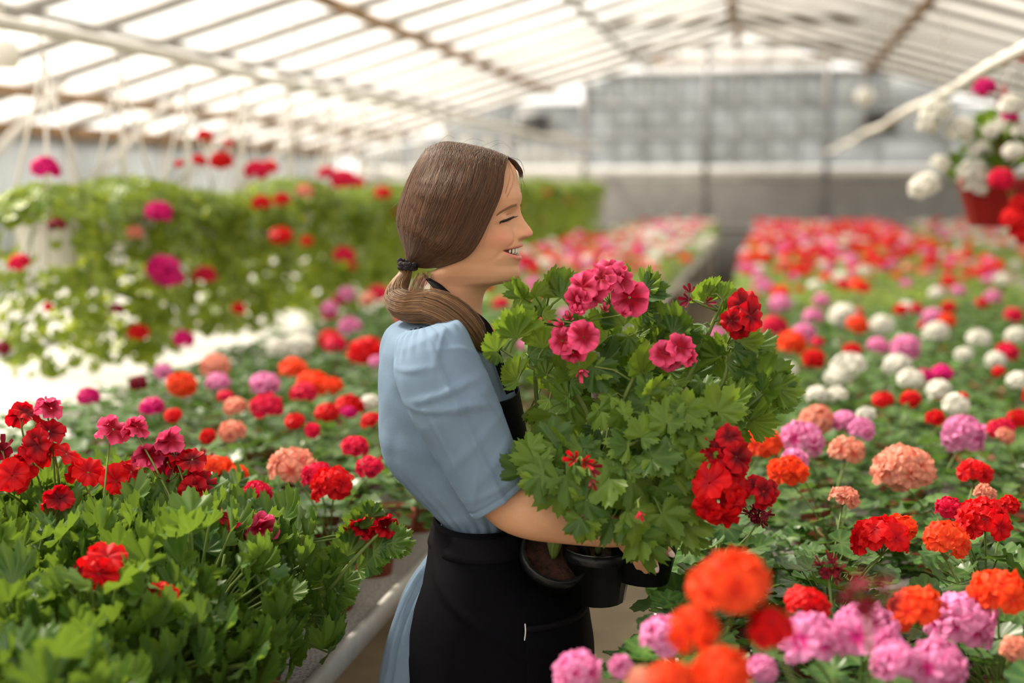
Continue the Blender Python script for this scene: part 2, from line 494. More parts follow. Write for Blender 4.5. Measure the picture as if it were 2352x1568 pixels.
# lamp housing at the upper left edge, globe lamp far right
c = pt(8, 125, 560)
o = empty('lamp_housing', c)
m = MB(); m.lathe([(.005, -.055), (.05, -.055), (.062, -.04), (.066, .01), (.058, .05), (.03, .062), (.004, .062)], 20); m.obj('shade', M['white_paint'], o, True)
m = MB(); m.tube([(0, 0, .06), (0, 0, roof_z(c.x) - c.z - .04)], .006, 6); m.obj('rod', M['white_paint'], o)
tag(o, 'beige lamp housing hanging at the upper left above the baskets', 'lamp')
c = pt(1985, 222, 250)
o = empty('globe_lamp', c)
m = MB(); m.ball((0, 0, 0), .085, .085, .085, 16, 10); m.obj('globe', M['whitepot'], o, True)
m = MB(); m.lathe([(.03, .07), (.035, .09), (.02, .12), (.004, .12)], 12); m.obj('cap', M['grey_bar'], o, True)
m = MB(); m.tube([(0, 0, .11), (0, 0, roof_z(c.x) - c.z - .04)], .005, 6); m.obj('rod', M['grey_bar'], o)
tag(o, 'round white globe lamp hanging far back under the right roof slope', 'lamp')

# ------------------------------------------------------------------ benches
BZ = .75
def bench(x0, x1, y0, y1, label, cover=None):
    o = empty('plant_bench', ((x0 + x1) / 2, (y0 + y1) / 2, 0))
    hw = (x1 - x0) / 2; hl = (y1 - y0) / 2
    m = MB(); m.box((-hw + .012, -hl + .012, BZ - .03), (hw - .012, hl - .012, BZ)); m.obj('tray', M['gravel'], o)
    for s in (-1, 1):
        m = MB(); m.box((s*hw - .006, -hl, BZ - .032), (s*hw + .012, hl, BZ + .006)); m.obj('rail', M['alu'], o)
        m = MB(); m.box((-hw + .012, s*hl - .012, BZ - .032), (hw - .012, s*hl + .012, BZ + .006)); m.obj('end_rail', M['alu'], o)
    m = MB(); m.box((-.018, -.018, 0), (.018, .018, BZ - .03)); me = m.mesh('leg')
    n = max(2, int((y1 - y0) / 2.4) + 1)
    for i in range(n):
        y = -hl + .15 + (2 * hl - .3) * i / (n - 1)
        for s in (-1, 1):
            link('leg', me, o, M['white_paint'], Matrix.Translation((s * (hw - .06), y, 0)))
        m = MB(); m.box((-hw + .05, y - .015, BZ - .07), (hw - .05, y + .015, BZ - .03)); m.obj('crossbar', M['white_paint'], o)
    if cover:
        nx, ny = 8, 60
        V = [((-hw - .005) + (2*hw + .01) * i / nx, -hl + 2*hl * j / ny, BZ + .021 + .006 * noise.noise(Vector((i * .6, j * .5, x0)))) for j in range(ny + 1) for i in range(nx + 1)]
        F = [(j*(nx+1)+i, j*(nx+1)+i+1, (j+1)*(nx+1)+i+1, (j+1)*(nx+1)+i) for j in range(ny) for i in range(nx)]
        c = link('cover', mesh_np('cover', V, F), o, M['sheet'])
        md = c.modifiers.new('thick', 'SOLIDIFY'); md.thickness = .003
    tag(o, label, 'bench')
    return o
BL = (-2.02, -.75); BRx = (-.20, 1.55); B3 = (1.90, 4.1)
bench(BL[0], BL[1], 1.35, 21.4, 'long bench of geraniums on the left behind the woman')
bench(BRx[0], BRx[1], .95, 21.4, 'long bench of mixed geraniums in the right foreground')
bench(B3[0], B3[1], 5.0, 21.4, 'pale-edged bench at the far right beyond the dark gap')
bench(-3.52, -2.09, 2.5, 21.4, 'empty bench under white cloth beside the left geraniums', True)
bench(-5.55, -3.63, 2.5, 21.4, 'wide empty bench under white cloth below the hanging baskets', True)
# ------------------------------------------------------------------ plant pieces
def leaf_tpl(A, lobes, depth, tooth, pleat, cup, per=6, rings=(.5, 1.0), crinkle=0.0, seed=0, notch=1.6, back=.75):
    r_ = random.Random(seed)
    n = lobes * per
    A = math.radians(A)
    V = [(0, 0, 0)]; vein = [1.0]
    for ri, rr in enumerate(rings):
        for k in range(n + 1):
            th = -A + 2 * A * k / n
            u = (k / per) % 1.0                     # 0 at a notch, .5 on a lobe
            lob = 1 - depth * abs(math.cos(math.pi * u)) ** notch
            big = .80 + .20 * math.cos(th * back)
            rad = big * (1 - (1 - lob) * (rr ** 2))
            if rr == rings[-1]:
                rad *= 1 + (tooth if k % 2 else -tooth)
            rad *= rr
            z = pleat * rr * -math.cos(2 * math.pi * u) + cup * rad * rad
            if crinkle and rr > .6:
                z += crinkle * math.sin(k * 1.9 + seed) + crinkle * .5 * r_.uniform(-1, 1)
            V.append((rad * math.sin(th), rad * math.cos(th), z))
            vein.append(max(0, 1 - abs(u - .5) * 5) * (1.0 if rr < 1 else .3))
    F = []
    m = n + 1
    for k in range(n):
        F.append((0, 2 + k, 1 + k))
    for ri in range(len(rings) - 1):
        a = 1 + ri * m; b = a + m
        for k in range(n):
            F += [(a + k, a + k + 1, b + k + 1), (a + k, b + k + 1, b + k)]
    return np.array(V, dtype=np.float32), np.array(F, dtype=np.int32), np.array(vein, dtype=np.float32)

LEAF = {}
for nm, args in {
    'regal': [dict(A=a, lobes=5, depth=.17, tooth=.06, pleat=.08, cup=c, per=8, seed=i, notch=5, back=1.1) for i, (c, a) in enumerate(((.10, 82), (.25, 95), (.38, 70), (.02, 105), (.5, 88)))],
    'palm':  [dict(A=a, lobes=5, depth=.27, tooth=.075, pleat=.06, cup=c, per=8, seed=i, notch=5, back=1.0) for i, (c, a) in enumerate(((-.08, 125), (-.25, 110), (.12, 130), (-.38, 118), (.25, 100)))],
    'zonal': [dict(A=158, lobes=7, depth=.12, tooth=.03, pleat=.02, cup=c, per=4, crinkle=.06, seed=i) for i, c in enumerate((.10, .25, -.12, .30))],
    'ivy':   [dict(A=140, lobes=5, depth=.20, tooth=.0, pleat=.03, cup=c, per=4, seed=i, rings=(1.0,)) for i, c in enumerate((.1, -.1, .25))],
}.items():
    L_ = []
    for a in args:
        V, F, v = leaf_tpl(**a)
        L_.append((mesh_np('leaf_' + nm, V, F, {'v': v}), V, F, v))
    LEAF[nm] = L_
LOW = leaf_tpl(140, 4, .18, 0, .05, .15, per=2, rings=(1.0,))

def frame(base, tip, nrm, size):
    y = Vector(tip).normalized(); z = Vector(nrm); z = z - y * z.dot(y)
    z = z.normalized() if z.length > 1e-4 else y.orthogonal().normalized()
    x = y.cross(z)
    s = size
    b = Vector(base)
    return Matrix(((x.x*s, y.x*s, z.x*s, b.x), (x.y*s, y.y*s, z.y*s, b.y), (x.z*s, y.z*s, z.z*s, b.z), (0, 0, 0, 1)))

def floret_tpl(np_=5, across=3, along=2, width=.60, curl=.16, wave=.09, open_=.35, seed=0, upper=1.0):
    "five petals around the origin, facing +Z, radius about 1"
    r_ = random.Random(seed)
    V = []; F = []; C = []
    for p in range(np_):
        g = 2 * math.pi * p / np_ + r_.uniform(-.08, .08)
        sc = (upper if p < 2 else 1.0) * r_.uniform(.92, 1.06)
        tilt = open_ + r_.uniform(-.12, .12)
        base = len(V)
        rows = along + 1
        for i in range(rows):
            f = i / along
            rad = (.06 + .94 * f) * sc
            w = width * sc * (.92 if p < 2 else 1) * (math.sin(min(1, f * .85 + .08) * math.pi * .62)) * (1 - .25 * max(0, f - .75) * 4 * .6)
            for j in range(across + 1):
                q = (j / across - .5) * 2
                x = rad * (1 - .16 * q * q * f)
                y = q * w
                z = math.tan(tilt) * rad * .5 - curl * f * f + .10 * q * q * f + wave * f * math.sin(q * 5 + p * 2 + seed)
                V.append((x * math.cos(g) - y * math.sin(g), x * math.sin(g) + y * math.cos(g), z + .015 * p))
                C.append(f * (.72 if (upper > 1 and p < 2) else 1.0))
        m = across + 1
        for i in range(along):
            for j in range(across):
                a = base + i * m + j
                F += [(a, a + m, a + m + 1), (a, a + m + 1, a + 1)]
    return np.array(V, dtype=np.float32), np.array(F, dtype=np.int32), np.array(C, dtype=np.float32)

FLO = {
    'zonal': [mesh_np('flower_zonal', *floret_tpl(seed=i, across=6, along=3, open_=.30, wave=.13, width=.58)[:2], attrs={'c': floret_tpl(seed=i, across=6, along=3, open_=.30, wave=.13, width=.58)[2]}) for i in range(3)],
    'regal': [mesh_np('flower_regal', *floret_tpl(seed=i, across=8, along=4, width=.60, wave=.15, open_=.50, curl=.30, upper=1.14)[:2], attrs={'c': floret_tpl(seed=i, across=8, along=4, width=.60, wave=.15, open_=.50, curl=.30, upper=1.14)[2]}) for i in range(4)],
    'bud': [mesh_np('flower_bud', *floret_tpl(seed=9, across=2, along=3, width=.30, open_=1.25, curl=.1, wave=.06)[:2], attrs={'c': floret_tpl(seed=9, across=2, along=3, width=.30, open_=1.25, curl=.1, wave=.06)[2]})],
}

def umbel_dirs(n, seed, low=-.15):
    r_ = random.Random(seed); out = []
    for i in range(n):
        z = 1 - (i + .5) / n * (1 - low)
        a = i * 2.399963 + r_.uniform(-.25, .25)
        q = math.sqrt(max(0, 1 - z * z))
        d = Vector((q * math.cos(a), q * math.sin(a), z)) + Vector((r_.uniform(-.12, .12), r_.uniform(-.12, .12), r_.uniform(-.12, .12)))
        out.append(d.normalized())
    return out

def umbel_np(n, seed, across, along, fl=.40, low=-.2):
    "a whole flower head of radius 1 as one mesh"
    VV = []; FF = []; CC = []; k = 0
    for i, d in enumerate(umbel_dirs(n, seed, low)):
        V, F, C = floret_tpl(seed=seed * 31 + i, across=across, along=along)
        Mx = np.array(frame(d * .66 * (1, .8, .95)[i % 3], d.orthogonal(), d, fl))
        VV.append(V @ Mx[:3, :3].T + Mx[:3, 3]); FF.append(F + k); CC.append(C); k += len(V)
    return np.concatenate(VV), np.concatenate(FF), np.concatenate(CC)

HEAD_MID = []
for i in range(4):
    V, F, C = umbel_np(20 + 2 * (i % 3), i + 1, 2, 2)
    V[:, 2] *= .85
    HEAD_MID.append(mesh_np('flower_head', V, F, {'c': C}))
HEAD_LOW = [umbel_np(12, i + 50, 1, 2, .48) for i in range(3)]

def pot_mesh(r, h, rim=.010, taper=.74, name='pot'):
    m = MB()
    m.lathe([(.001, .004), (r*taper, 0), (r*(taper + (1-taper)*.8), h*.80), (r*.985, h*.80), (r, h*.82), (r, h), (r - .006, h), (r - .009, h*.82), (r*taper - .004, .01), (.001, .01)], 20)
    return m.mesh(name, False)
def soil_mesh(r, z):
    m = MB()
    rs = random.Random(3)
    V = [(0, 0, z + .004)]; F = []
    for ri, q in enumerate((.5, 1.0)):
        for k in range(14):
            g = 2 * math.pi * k / 14
            V.append((q*r*math.cos(g), q*r*math.sin(g), z + rs.uniform(-.004, .004)))
    for k in range(14):
        k2 = (k + 1) % 14
        F += [(0, 1 + k, 1 + k2), (1 + k, 15 + k, 15 + k2, 1 + k2)]
    m.add(V, F)
    return m.mesh('soil', True)
POT = pot_mesh(.058, .10); SOIL = soil_mesh(.050, .088)

def add_leaf(parent, kind, mat, base, tip, nrm, size, r=rng):
    me = r.choice(LEAF[kind])[0]
    return link('leaf', me, parent, mat, frame(base, tip, nrm, size))

def stalk_mesh(p0, p1, r0=.0022, r1=.0016, bend=.02, n=5, sides=5, extra=None, name='stalk'):
    p0 = Vector(p0); p1 = Vector(p1)
    m = MB()
    pts = []
    for i in range(n):
        f = i / (n - 1)
        p = p0.lerp(p1, f); p.z += bend * math.sin(f * math.pi)
        pts.append(p)
    m.tube(pts, [r0 + (r1 - r0) * i / (n - 1) for i in range(n)], sides)
    for a, b, rr in (extra or []):
        m.tube([a, Vector(a).lerp(Vector(b), .5) + Vector((0, 0, .002)), b], rr, 4, False)
    return m.mesh(name, True)

def head_near(parent, c, R, code, root, kind='zonal', n=None, tilt=None, seed=None, fl=None, flat=.64):
    "a flower head whose flowers are single objects: stalk with pedicels, then the flowers"
    seed = rng.randint(0, 9999) if seed is None else seed
    r_ = random.Random(seed)
    c = Vector(c)
    axis = Vector(tilt) if tilt is not None else Vector((r_.uniform(-.3, .3), r_.uniform(-.5, .1), 1))
    q = UP.rotation_difference(axis.normalized()).to_matrix()
    if kind == 'regal':
        fs = fl or .024
        n = n or max(2, min(7, int((R / .021) ** 1.6) + 1))
        dirs = umbel_dirs(n, seed, .15)
    else:
        fs = fl or max(.0135, R * .36)
        n = n or 18
        dirs = umbel_dirs(n, seed, -.1)
    hub = c - q @ Vector((0, 0, R * .55))
    items = []; extra = []
    for i, d in enumerate(dirs):
        rr = max(.004, R - fs * .55) * r_.uniform(.82, 1.14)
        p = c + q @ Vector((d.x * rr, d.y * rr, d.z * rr * flat))
        nrm = (q @ d + Vector((0, -.35, .1)) * (.6 if kind == 'regal' else .25)).normalized()
        items.append((p, nrm)); extra.append((hub, p - nrm * fs * .05, .0009))
    h = link('flower_head', stalk_mesh(root, hub, extra=extra, name='flower_head'), parent, M['stem'])
    meshes = FLO[kind]
    for i, (p, nrm) in enumerate(items):
        tip = nrm.orthogonal(); tip.rotate(Matrix.Rotation(r_.uniform(0, 6.28), 3, nrm))
        bud = code == 'D' and i % 2 == 0
        me = FLO['bud'][0] if bud else r_.choice(meshes)
        link('flower', me, h, PET[code], frame(p, tip, nrm, fs * r_.uniform(.88, 1.12) * (.7 if code == 'D' else 1)))
    return h

def head_mid(parent, c, R, code, root, r_=rng):
    c = Vector(c)
    ax = Vector((r_.uniform(-.25, .25), r_.uniform(-.35, .1), 1)).normalized()
    tip = ax.orthogonal(); tip.rotate(Matrix.Rotation(r_.uniform(0, 6.28), 3, ax))
    h = link('flower_head', r_.choice(HEAD_MID), parent, PET[code], frame(c, tip, ax, R))
    inv = h.matrix_basis.inverted()
    st = link('stalk', stalk_mesh(inv @ Vector(root), inv @ (c - ax * R * .2), .0022 / R, .0018 / R, .1, 4, 4), h, M['stem'])
    return h

def dome(n, R, H, z0, size, kind, r_):
    out = []
    for i in range(n):
        az = i * 2.399963 + r_.uniform(-.4, .4)
        f = (i + .5) / n
        el = math.asin(min(1, .02 + .98 * f))
        k = r_.uniform(.72, 1.0)
        d = Vector((math.cos(az) * math.cos(el), math.sin(az) * math.cos(el), math.sin(el)))
        p = Vector((d.x * R * k, d.y * R * k, z0 + d.z * H * k))
        hz = Vector((math.cos(az), math.sin(az), 0))
        if kind == 'regal':
            tip = hz * r_.uniform(.3, 1.0) + UP * r_.uniform(.2, 1.1) + Vector((r_.uniform(-.4, .4), r_.uniform(-.4, .4), 0))
            nrm = UP * .7 - hz * .5 + Vector((r_.uniform(-.4, .4), r_.uniform(-.6, .2), 0))
        else:
            tip = hz + Vector((r_.uniform(-.7, .7), r_.uniform(-.7, .7), r_.uniform(-.35, .35)))
            nrm = UP + hz * .55 + Vector((r_.uniform(-.35, .35), r_.uniform(-.35, .35), 0))
        out.append((p, tip, nrm, size * r_.uniform(.7, 1.25)))
    return out

def petioles(leaves, z0, r=.0016, sides=4):
    m = MB()
    for p, tip, nrm, s in leaves:
        a = Vector((p.x * .18, p.y * .18, z0 + (p.z - z0) * .45))
        mid = a.lerp(p, .5) + Vector((0, 0, .01))
        m.tube([a, mid, p], [r * 1.2, r, r * .8], sides, False)
    for k in range(4):
        g = k * 1.6
        top = max(q[0].z for q in leaves)
        m.tube([(.01*math.cos(g), .01*math.sin(g), z0 - .03), (.03*math.cos(g), .03*math.sin(g), z0 + (top - z0) * .4), (.05*math.cos(g), .05*math.sin(g), top * .85)], [.0045, .0038, .002], 5)
    return m.mesh('stem', True)

def foliage_np(leaves, tpl=LOW):
    V, F, v = tpl
    VV = []; FF = []; vv = []; k = 0
    for l in leaves:
        Mx = np.array(frame(*l))
        VV.append(V @ Mx[:3, :3].T + Mx[:3, 3]); FF.append(F + k); vv.append(v); k += len(V)
    return np.concatenate(VV), np.concatenate(FF), np.concatenate(vv)

FOL_MID = []
FOL_LOW = []
MIDTPL = leaf_tpl(155, 6, .12, .0, .03, .18, per=2, rings=(.55, 1.0), crinkle=.06, seed=3)
for i in range(5):
    r_ = random.Random(100 + i)
    lv = dome(46, .135, .15, .10, .030, 'zonal', r_)
    V, F, v = foliage_np(lv, MIDTPL)
    FOL_MID.append(mesh_np('foliage', V, F, {'v': v}))
    V, F, v = foliage_np(dome(20, .14, .16, .10, .042, 'zonal', r_))
    FOL_LOW.append((V, F))

def proj(P):
    d = ROT.transposed() @ (Vector(P) - EYE)
    if d.z >= -.05: return None
    return 1176 + d.x / -d.z * FPX, 784 - d.y / -d.z * FPX, -d.z

# ------------------------------------------------------------------ bench geraniums
# flower heads seen in the photograph: pixel, width in pixels, colour (height above the bench gives the distance)
LEFT = [(417,885,80,'O'),(203,912,60,'M'),(318,881,50,'D'),(350,937,65,'M'),(398,956,48,'R'),(375,855,50,'P'),(500,880,65,'P'),(608,885,80,'P'),
 (517,912,45,'C'),(612,937,90,'C'),(674,850,75,'O'),(720,885,90,'O'),(762,889,60,'O'),(697,905,70,'C'),(677,970,55,'R'),(719,988,35,'C'),(750,950,65,'R'),
 (803,935,75,'R'),(800,948,40,'M'),(850,927,55,'W'),(853,968,50,'R'),(770,793,60,'C'),(842,812,100,'R'),(865,832,40,'P'),(478,1002,38,'R'),(540,935,60,'S'),
 (532,992,60,'S'),(463,1053,40,'D'),(497,1077,80,'O'),(547,1088,42,'O'),(672,1069,100,'S'),(727,1092,70,'C'),(762,1115,95,'R'),(850,1073,60,'C'),(815,1027,60,'C'),
 (586,1134,70,'C'),(494,843,80,'S'),(685,797,80,'W'),(868,678,60,'C'),(780,690,40,'C'),(804,751,60,'P'),(640,800,60,'W'),(700,770,60,'W'),(1150,700,45,'C'),(1135,790,45,'R'),
 (1250,740,45,'C'),(1210,792,45,'P'),(1180,760,45,'S'),(1359,583,50,'C'),(1368,550,40,'C'),(1427,538,45,'W'),(1490,550,45,'W'),(1552,565,50,'W'),(1630,550,70,'W'),(1610,565,60,'W'),
 (1600,505,50,'R'),(1576,595,30,'O'),(1314,571,45,'C'),(1347,610,40,'P'),(1499,640,45,'P'),(1264,595,40,'O'),(1505,515,45,'C'),(1450,530,45,'C'),(1400,600,40,'W'),(1330,600,40,'C')]
RIGHTB = [(1936,726,75,'W'),(2025,748,65,'W'),(2150,765,70,'W'),(2249,780,65,'W'),(1948,844,90,'W'),(1920,867,60,'W'),(2060,841,75,'W'),(2092,873,70,'W'),(2214,816,50,'W'),
 (2287,828,55,'W'),(2335,774,60,'W'),(2338,876,60,'W'),(2156,896,65,'W'),(2195,931,70,'W'),(1878,908,60,'W'),(1923,908,55,'W'),(1808,851,55,'W'),(1990,953,45,'W'),(2028,921,58,'R'),
 (2092,918,55,'R'),(2147,960,45,'R'),(2211,912,28,'R'),(2294,854,35,'R'),(2080,800,80,'P'),(2016,796,55,'P'),(2163,860,60,'M'),(2124,864,45,'M'),(2313,809,60,'C'),(1869,825,62,'R'),
 (1878,787,35,'C'),(1958,806,50,'R'),(1817,790,80,'O'),(1779,752,70,'C'),(1968,748,60,'O'),(1868,729,55,'P'),(1888,691,45,'P'),(1792,700,60,'P'),(1792,672,50,'O'),(1836,665,25,'R'),
 (1753,659,55,'P'),(2105,710,35,'C'),(2179,707,42,'R'),(2175,739,50,'O'),(2182,650,38,'R'),(2281,685,50,'P'),(2255,697,35,'R'),(2329,726,50,'C'),(2118,748,25,'C'),(1872,656,38,'W'),
 (1932,637,45,'W'),(1968,656,48,'O'),(2060,633,25,'O'),(1712,617,45,'P'),(1878,582,60,'R'),(1907,563,35,'P'),(1936,534,60,'C'),(1980,541,50,'C'),(1805,560,70,'O'),(1846,585,45,'R'),
 (2048,563,40,'C'),(2022,601,35,'R'),(1964,611,40,'O'),(1744,617,35,'W'),(1751,1023,95,'O'),(1807,1083,85,'O'),(1841,1010,95,'P'),(1828,1055,60,'P'),(1875,968,95,'S'),(1940,970,70,'P'),
 (1980,985,60,'P'),(1947,1036,80,'S'),(2079,1079,130,'S'),(1939,1143,65,'S'),(2212,998,95,'P'),(2301,985,60,'C'),(2241,1087,75,'R'),(2177,1166,62,'C'),(2263,1134,40,'S'),(2318,1160,30,'R'),
 (2258,1194,115,'R'),(2173,1240,105,'O'),(2020,1237,130,'R'),(2071,1211,70,'O'),(1854,1390,100,'R'),(2101,1400,125,'O'),(2292,1360,125,'O'),(1940,660,30,'R'),(1860,610,45,'R'),(1900,600,45,'C'),
 (2340,960,50,'R'),(2310,1000,40,'S'),(1740,1185,40,'D'),(1905,1310,40,'D')]
THIRD = [(2207,550,45,'W'),(2284,563,40,'W'),(2220,576,30,'O'),(2303,643,45,'W'),(2332,608,30,'W'),(2172,544,40,'P'),(2124,510,35,'W'),(2150,530,35,'P'),(2250,555,40,'W')]
# right foreground heads that stand nearer and taller: pixel, width, colour, pixels per metre
NEAR = [(1670,1345,225,'O',2350),(1770,1440,120,'R',2350),(2000,1380,140,'D',2500),(2207,1428,170,'P',1720),(1860,1470,165,'P',1900),(1985,1450,165,'P',1880),(2054,1520,120,'P',1950),(2152,1530,150,'P',1900),
 (1525,1462,115,'P',1900),(1751,1535,70,'P',1950),(1590,1440,130,'O',2350),(1660,1550,150,'O',2450),(1545,1560,110,'O',2450),(1325,1545,120,'P',1950),(1425,1530,50,'P',1950),(2331,1490,70,'S',1800),(1480,1570,90,'S',2400)]

plants = []          # dicts: pos, bench, row, col, heads [(world pos, radius, code)]
def grid(bench, x0, x1, dx, y0, y1, dy):
    r_ = random.Random(hash(bench) % 1000 if False else len(bench))
    ny = int((y1 - y0) / dy) + 1; nx = int(round((x1 - x0) / dx)) + 1
    for j in range(ny):
        for i in range(nx):
            x = x0 + (x1 - x0) * i / (nx - 1) + r_.uniform(-.025, .025)
            y = y0 + j * dy + r_.uniform(-.03, .03)
            plants.append(dict(pos=Vector((x, y, BZ)), bench=bench, row=j, col=i, heads=[]))
grid('left', -1.92, -.845, .212, 2.66, 21.2, .225)
grid('right', -.09, 1.44, .218, 1.12, 21.2, .22)
grid('third', 2.02, 3.95, .24, 7.0, 21.2, .26)
REG_XY = [(px, s) for px, s in ((60,1500),(250,1480),(440,1440),(600,1400),(120,1320),(320,1290),(500,1260),(-90,1350))]
REG_XY = [pt(px, 420 + .6 * s, s) for px, s in REG_XY]
plants = [p for p in plants if p['bench'] != 'left' or all((min(q.x, -.83) - p['pos'].x) ** 2 + (q.y - p['pos'].y) ** 2 > .026 for q in REG_XY)]
for lst, bench in ((LEFT, 'left'), (RIGHTB, 'right'), (THIRD, 'third')):
    cand = [p for p in plants if p['bench'] == bench]
    P = np.array([(p['pos'].x, p['pos'].y) for p in cand])
    for px, py, w, code in lst:
        z = 1.045 if py > 700 else 1.02
        q = at_z(px, py, z)
        if bench == 'left' and q.x > BL[1] - .04: pass
        s = FPX / (q - EYE).dot(ROT @ Vector((0, 0, -1)))
        i = int(np.argmin((P[:, 0] - q.x) ** 2 + (P[:, 1] - q.y) ** 2))
        cand[i]['heads'].append((q, max(.02, min(.080, w / s / 2 * 1.15)), code))
cand = [p for p in plants if p['bench'] == 'right']
for px, py, w, code, s in NEAR:
    q = pt(px, py, s)
    j = min(cand, key=lambda p: (p['pos'].x - q.x) ** 2 + (p['pos'].y - q.y) ** 2)
    j['heads'].append((q, w / s / 2, code))

# rows too far back for single flowers to be matched bloom at random in the colours of their part of the bench
r_ = random.Random(21)
for p in plants:
    y = p['pos'].y
    if p['heads']: continue
    if p['bench'] == 'right':
        mix, chance = ('RROCCPROSWP', .62) if y > 9 else ('WWWRPC', .22) if y > 3.6 else ('R', 0)
    elif p['bench'] == 'left':
        mix, chance = ('CCPWWSR', .7) if y > 9 else ('CRSP', .22) if y > 4.6 else ('R', 0)
        if y > 15 and p['pos'].x < -1.6: chance = .05
        if y > 11 and p['pos'].x > -1.4: mix = 'WWWCP'
    else:
        mix, chance = 'WWPSWO', .55
    for k in range(2 if y > 9 else 1):
        if r_.random() < chance:
            p['heads'].append((p['pos'] + Vector((r_.uniform(-.09, .09), r_.uniform(-.09, .09), r_.uniform(.25, .32))), r_.uniform(.04, .06), r_.choice(mix)))
vis = []
for p in plants:
    s = proj(p['pos'] + Vector((0, 0, .2)))
    if s and -260 < s[0] < 2352 + 320 and s[1] < 1568 + 420:
        p['d'] = s[2]; vis.append(p)
vis.sort(key=lambda p: p['d'])
N_SINGLE = 290
ORD = ['first','second','third','fourth','fifth','sixth','seventh','eighth','ninth','tenth','eleventh','twelfth','thirteenth','fourteenth','fifteenth','sixteenth','seventeenth','eighteenth','nineteenth','twentieth']
def ordinal(n):
    if n < 20: return ORD[n]
    t = {2: 'twenty', 3: 'thirty', 4: 'forty', 5: 'fifty', 6: 'sixty', 7: 'seventy', 8: 'eighty', 9: 'ninety'}[(n + 1) // 10]
    return t + '-' + ORD[(n + 1) % 10 - 1] if (n + 1) % 10 else (t[:-1] + 'ieth')
rowmin = {}
for p in vis[:N_SINGLE]: rowmin[p['bench']] = min(rowmin.get(p['bench'], 999), p['row'])
stuff = {}
for idx, p in enumerate(vis):
    if idx < N_SINGLE:
        o = empty('potted_geranium', p['pos'])
        inv = lambda q: q - p['pos']
        rr = random.Random(idx * 7 + 1)
        cols = [h[2] for h in p['heads']]
        if cols:
            names = []
            for c in cols:
                if COLOUR[c] not in names: names.append(COLOUR[c])
            what = ' and '.join(names[:2]).replace('faded dark red', 'faded') + ' geranium'
        else:
            what = 'flowerless geranium'
        nc = p['col'] if p['bench'] in ('right', 'third') else 5 - p['col']
        where = {'left': 'left bench', 'right': 'right bench', 'third': 'far right bench'}[p['bench']]
        tag(o, '%s, %s from the aisle in %s row of the %s' % (what, ordinal(nc), ordinal(p['row'] - rowmin[p['bench']]), where), 'geranium', 'geraniums on the %s' % where)
        rot = Matrix.Rotation(rr.uniform(0, 6.28), 4, 'Z')
        link('pot', POT, o, M['terracotta'], rot); link('soil', SOIL, o, M['soil'], rot)
        if p['d'] < 2.75:
            lv = dome(40, .125, .15, .10, .034, 'zonal', rr)
            for l in lv: add_leaf(o, 'zonal', M['leaf_zonal'], *l, rr)
            link('stem', petioles(lv, .10), o, M['stem'])
        else:
            tag(link('foliage', rr.choice(FOL_MID), o, M['leaf_zonal'], rot), kind='stuff')
        for q, R, code in p['heads']:
            if p['d'] < 3.3:
                head_near(o, inv(q), R, code, (0, 0, .13), n=(30 if R > .06 else 15 if R > .03 else 11), seed=rr.randint(0, 9999), fl=max(.013, R * (.52 if code == 'P' else .46)))
            else:
                head_mid(o, inv(q), R, code, (0, 0, .13), rr)
    else:
        st = stuff.setdefault(p['bench'], [])
        V, F = rng.choice(FOL_LOW)
        a = rng.uniform(0, 6.28); ca, sa = math.cos(a), math.sin(a)
        Rm = np.array(((ca, -sa, 0), (sa, ca, 0), (0, 0, 1)), dtype=np.float32)
        st.append((V @ Rm.T + np.array(p['pos'], dtype=np.float32), F, None, 0))
        for q, R, code in p['heads']:
            V, F, C = rng.choice(HEAD_LOW)
            st.append((V * np.array((R, R, R * .75), dtype=np.float32) + np.array(q, dtype=np.float32), F, C, 1 + list(PET).index(code)))
for b, lst in stuff.items():
    VV = []; FF = []; CC = []; MI = []; k = 0
    for V, F, C, mi in lst:
        VV.append(V); FF.append(F + k); k += len(V)
        CC.append(C if C is not None else np.zeros(len(V), dtype=np.float32)); MI.append(np.full(len(F), mi))
    me = mesh_np('distant_geraniums', np.concatenate(VV), np.concatenate(FF), {'c': np.concatenate(CC)}, mats=[M['leaf_far']] + list(PET.values()), mat_idx=np.concatenate(MI))
    where = {'left': 'left bench', 'right': 'right bench', 'third': 'far right bench'}[b]
    tag(link('distant_geraniums', me), 'blurred mass of flowering geraniums at the far end of the %s' % where, 'geraniums', kind='stuff')
